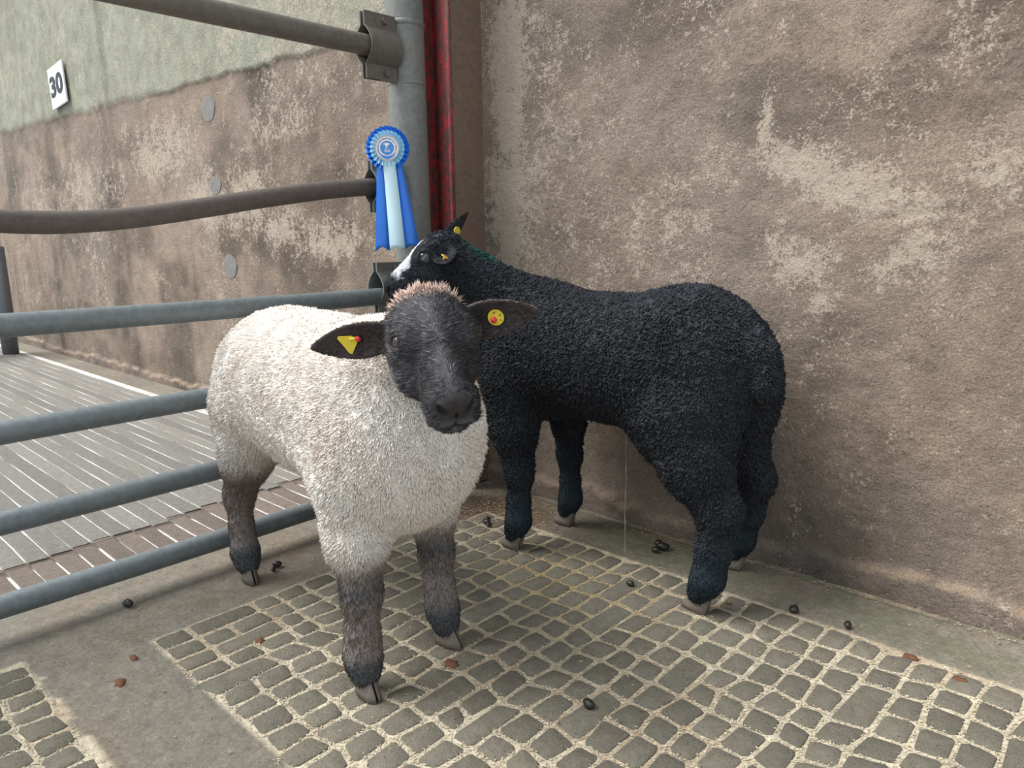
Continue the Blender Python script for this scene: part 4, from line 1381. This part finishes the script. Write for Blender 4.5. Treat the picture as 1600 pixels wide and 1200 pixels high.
coat.put(*hairs(P, D, n_, 0.0055 * rng.uniform(0.6, 1.3, len(P)), 0.0006 * rng.uniform(0.7, 1.3, len(P)), col[vi] * rng.uniform(0.7, 1.6, len(P))[:, None]))
dfb = np.where(isH & (db > 0) & (eyeb > 0.011), 160000 * (1 - neckw) * (1 - 0.5 * earm), 0)
P, n_, vi = scatter(V, Q, N, A, dfb, 13)
fl_ = nrm(-Fb * 0.5 - Nb * 0.4 + 0 * P)
fl_ = nrm(fl_ - (fl_ * n_).sum(1)[:, None] * n_)
D = nrm(fl_ + 0.3 * n_ + 0.25 * rng.normal(size=P.shape))
coat.put(*hairs(P, D, n_, 0.006 * rng.uniform(0.6, 1.3, len(P)), 0.0005 * rng.uniform(0.7, 1.3, len(P)), col[vi] * rng.uniform(0.7, 1.5, len(P))[:, None]))

ram = add('black_sheep', None, loc=OFB)
tag(ram, 'black curly-fleeced sheep with white face blaze standing along the wall', 'sheep')
finish(ram, OFB, V, Q, col, coat, M_SKIN, M_COAT)
for c_ in legs_b:
    p_ = c_[-1]
    add('hoof', hoof_mesh((-1, -0.05, 0), 1.0), M_HOOFB, ram, Vector((p_[0] - 0.006, p_[1], 0)) - Vector(OFB))
for g in (-1, 1):
    add('eye', ball_mesh(0.0135), M_EYE, ram, Vector(bh(g * 0.0425, 0.086, -0.011) - OFB))
b_, L_, W_, T_, ln = ears_b[0]
tg = add('ear_tag', plate_mesh(circ(0.0125), 0.0022), M_TAGO, ram)
orient(tg, nrm(CR * 0.8 - CU * 0.6), nrm(CR * 0.55 + CU * 0.80 + 0.2 * (-CF)), b_ + L_ * ln * 0.55 + T_ * 0.008 - OFB)
MB().tube([(0, 0.001, 0), (0, 0.008, 0)], [0.005, 0.0042], 12).build('stud', M_TAGO, tg)
b_, L_, W_, T_, ln = ears_b[1]
tg = add('ear_tag', plate_mesh(circ(0.0125), 0.0022), M_TAG, ram)
orient(tg, L_, nrm(-T_), b_ + L_ * ln * 0.50 - T_ * 0.010 - OFB)
MB().tube([(0, 0.0, 0), (0, 0.012, 0)], [0.0035, 0.0035], 10).build('stud', M_TAG, tg)

# ------------------------------------------------------------------ droppings, chips, straw, trickle
M_DUNG = m_plain('fresh_dung', (0.022, 0.020, 0.016), 0.35, var=0.3, scale=120)
def pellet(seed, r):
    b = ball_mesh(r, 10, 7)
    v = np.empty(len(b.vertices) * 3, np.float32); b.vertices.foreach_get('co', v); v = v.reshape(-1, 3)
    d = fbm(v[:, 0] + seed, v[:, 1], v[:, 2], 90, 2, seed)
    v = v * np.array([1.25, 0.9, 0.8]) * (0.72 + 0.56 * d)[:, None]
    b.vertices.foreach_set('co', v.ravel().astype(np.float32))
    return b, -v[:, 2].min()


spots = [(-1.44, -0.298, 0.011, 'largest shiny dropping of the clump by the corner column'),
         (-1.456, -0.278, 0.008, 'small dropping of the corner clump on the side towards the column'),
         (-1.422, -0.308, 0.008, 'small dropping of the corner clump on the side towards the block grid'),
         (-0.966, -0.122, 0.013, 'largest wet dropping of the clump at the wall foot below the black belly'),
         (-0.988, -0.110, 0.011, 'middle-sized dropping of the clump below the black belly, touching the wall side'),
         (-0.972, -0.148, 0.009, 'smallest dropping of the clump below the black belly'),
         (-0.581, -0.216, 0.0095, 'round dark dropping on bare concrete behind the black hind hooves'),
         (-0.705, -0.777, 0.010, 'lone dark dropping lying among the pale gridded blocks'),
         (-1.635, -0.845, 0.010, 'larger dark dropping next to the white lamb hind hoof'),
         (-1.622, -0.862, 0.007, 'tiny dark dropping next to the white lamb hind hoof'),
         (-1.70, -1.177, 0.011, 'dark dropping on bare concrete beneath the lowest rail'),
         (-0.471, -0.208, 0.009, 'flattened dropping on bare concrete farthest along the wall from the column'),
         (-0.913, -0.348, 0.008, 'small dropping on yellowed blocks beneath the black sheep')]
for i, (x, y, r, lab) in enumerate(spots):
    me, zb = pellet(i, r)
    o = add('sheep_dropping', me, M_DUNG, None, (x, y, zb - 0.0015))
    o.rotation_euler = (0, 0, i * 1.3)
    tag(o, lab, 'dropping', 'sheep droppings on the pen floor')

# wood chips lying in the joints
M_CHIP = NT('wood_chips')
M_CHIP = M_CHIP.done(M_CHIP.attr('Col'), 0.85, None, 0, 0.2)
def flakes(n, pos, size, c0, c1, zoff, flat=0.35):
    ang = rng.uniform(0, 2 * np.pi, n)
    u = np.stack([np.cos(ang), np.sin(ang), rng.normal(0, flat, n)], -1)
    w = np.stack([-np.sin(ang), np.cos(ang), rng.normal(0, flat, n)], -1)
    l = size * rng.uniform(0.5, 1.6, n)[:, None]
    wd = size * rng.uniform(0.25, 0.6, n)[:, None]
    c = np.stack([pos[:, 0], pos[:, 1], np.full(n, zoff) + rng.uniform(0, 0.0015, n)], -1)
    V = np.stack([c - u * l, c + w * wd, c + u * l, c - w * wd, c + np.array([0, 0, 0.0012])], 1).reshape(-1, 3)
    T = np.array([(0, 3, 4), (3, 2, 4), (2, 1, 4), (1, 0, 4)])
    F = ((np.arange(n) * 5)[:, None, None] + T[None]).reshape(-1, 3)
    t = rng.random(n)[:, None]
    return V, F, np.repeat(c0 * (1 - t) + c1 * t, 5, axis=0)


allpos = []
for ctr_, cs in blocks:
    cs = np.array(cs)
    if ctr_[0] > 0.05 or ctr_[1] < -1.75: continue
    k = 52
    s_ = rng.integers(0, 4, k); t_ = rng.random(k)[:, None]
    p = cs[s_] * (1 - t_) + cs[(s_ + 1) % 4] * t_
    out = nrm(p - ctr_)
    allpos.append(p + out * rng.normal(0.0042, 0.0030, k)[:, None])
pos = np.concatenate(allpos)
dens = fbm(pos[:, 0], pos[:, 1], 0, 9, 3, 301)
pos = pos[rng.random(len(pos)) < sstep(0.25, 0.55, dens + 0.1)]
V, F, c = flakes(len(pos), pos, 0.0026, np.array((0.66, 0.60, 0.47)), np.array((0.37, 0.29, 0.19)), -0.0024, 0.22)
yel = np.exp(-(((V[:, 0] + 1.05) / 0.28) ** 2 + ((V[:, 1] + 0.45) / 0.22) ** 2))[:, None] * 0.75
c = c * (1 - yel) + yel * np.array((0.34, 0.25, 0.09))
chipo = add('wood_chips', mesh_from('wood_chips', V, F, c, False), M_CHIP)
tag(chipo, 'pale wood chips and sawdust caught in the joints of the pen floor', 'wood chips', kind='stuff')
# loose straw and dirt in the corner and over the floor
n_ = 900
p1 = np.stack([rng.normal(-1.50, 0.10, n_), rng.normal(-0.22, 0.10, n_)], -1)
p2 = np.stack([rng.uniform(-1.8, -0.1, 260), rng.uniform(-1.5, -0.05, 260)], -1)
p3 = np.stack([rng.uniform(-1.2, 0.0, 260), rng.normal(-0.04, 0.02, 260)], -1)
pos = np.concatenate([p1, p2, p3]); pos = pos[pos[:, 1] < -0.03]
V, F, c = flakes(len(pos), pos, 0.0036, np.array((0.34, 0.22, 0.12)), np.array((0.50, 0.42, 0.30)), -0.0004, 0.08)
so = add('straw_litter', mesh_from('straw_litter', V, F, c, False), M_CHIP)
tag(so, 'scattered brown straw bits and dirt lying in the pen corner', 'straw', kind='stuff')

# rusty stains of trodden dung on a few blocks: thin flat smears with an outline of their own
M_SMEAR = m_plain('dried_brown_dung', (0.13, 0.055, 0.025), 0.85, var=0.4, scale=150)
smears = [(-1.115, -0.985, 0.017, 'rusty brown dung smear on blocks before the white lamb near front hoof'), (-0.985, -0.845, 0.018, 'rusty brown dung smear between the two white lamb front hooves'),
          (-1.34, -1.05, 0.012, 'small brown smear at the edge of the block grid by the bare strip'), (-0.70, -0.28, 0.010, 'small brown smear beside the black sheep near hind hoof'),
          (-0.255, -0.262, 0.012, 'brown smear at the outer edge of the grid along the wall'), (-0.345, -0.240, 0.014, 'broad brown smear on the grid edge near the mossy strip'),
          (-1.40, -1.30, 0.014, 'brown smear alone on the bare concrete strip'), (-1.47, -1.25, 0.010, 'small brown speck on the bare concrete strip near the grid corner')]
for i, (x, y, r, lab) in enumerate(smears):
    a = np.arange(14) * 2 * np.pi / 14
    rr_ = r * (0.7 + 0.6 * np.random.default_rng(i).random(14))
    ring = np.stack([rr_ * np.cos(a), 0.7 * rr_ * np.sin(a), 0 * a], -1)
    V = np.concatenate([ring + (0, 0, -0.003), ring * 0.8 + (0, 0, 0.0018), [[0, 0, 0.0028]]])
    Qm = [(k, (k + 1) % 14, 14 + (k + 1) % 14, 14 + k) for k in range(14)]
    Tm = [(14 + k, 14 + (k + 1) % 14, 28) for k in range(14)]
    o = add('dung_smear', mesh_from('dung_smear', V, [np.array(Qm), np.array(Tm)]), M_SMEAR, None, (x, y, 0))
    tag(o, lab, 'dung', 'dried smears on the floor')

# thin thread of liquid falling beneath the black sheep
M_DROP = NT('clear_liquid')
M_DROP.b.inputs['Transmission Weight'].default_value = 0.6
M_DROP = M_DROP.done((0.75, 0.72, 0.55), 0.1, None, 0, 0.6)
z_ = np.linspace(0.36, 0.0, 30)
tr = MB().tube(np.stack([-1.0215 + 0.001 * np.sin(z_ * 40), -0.215 + 0 * z_, z_], -1), 0.0007 + 0.0003 * np.sin(z_ * 90), 8).build('liquid_thread', M_DROP)
tag(tr, 'thin thread of liquid falling from under the black sheep', 'trickle')
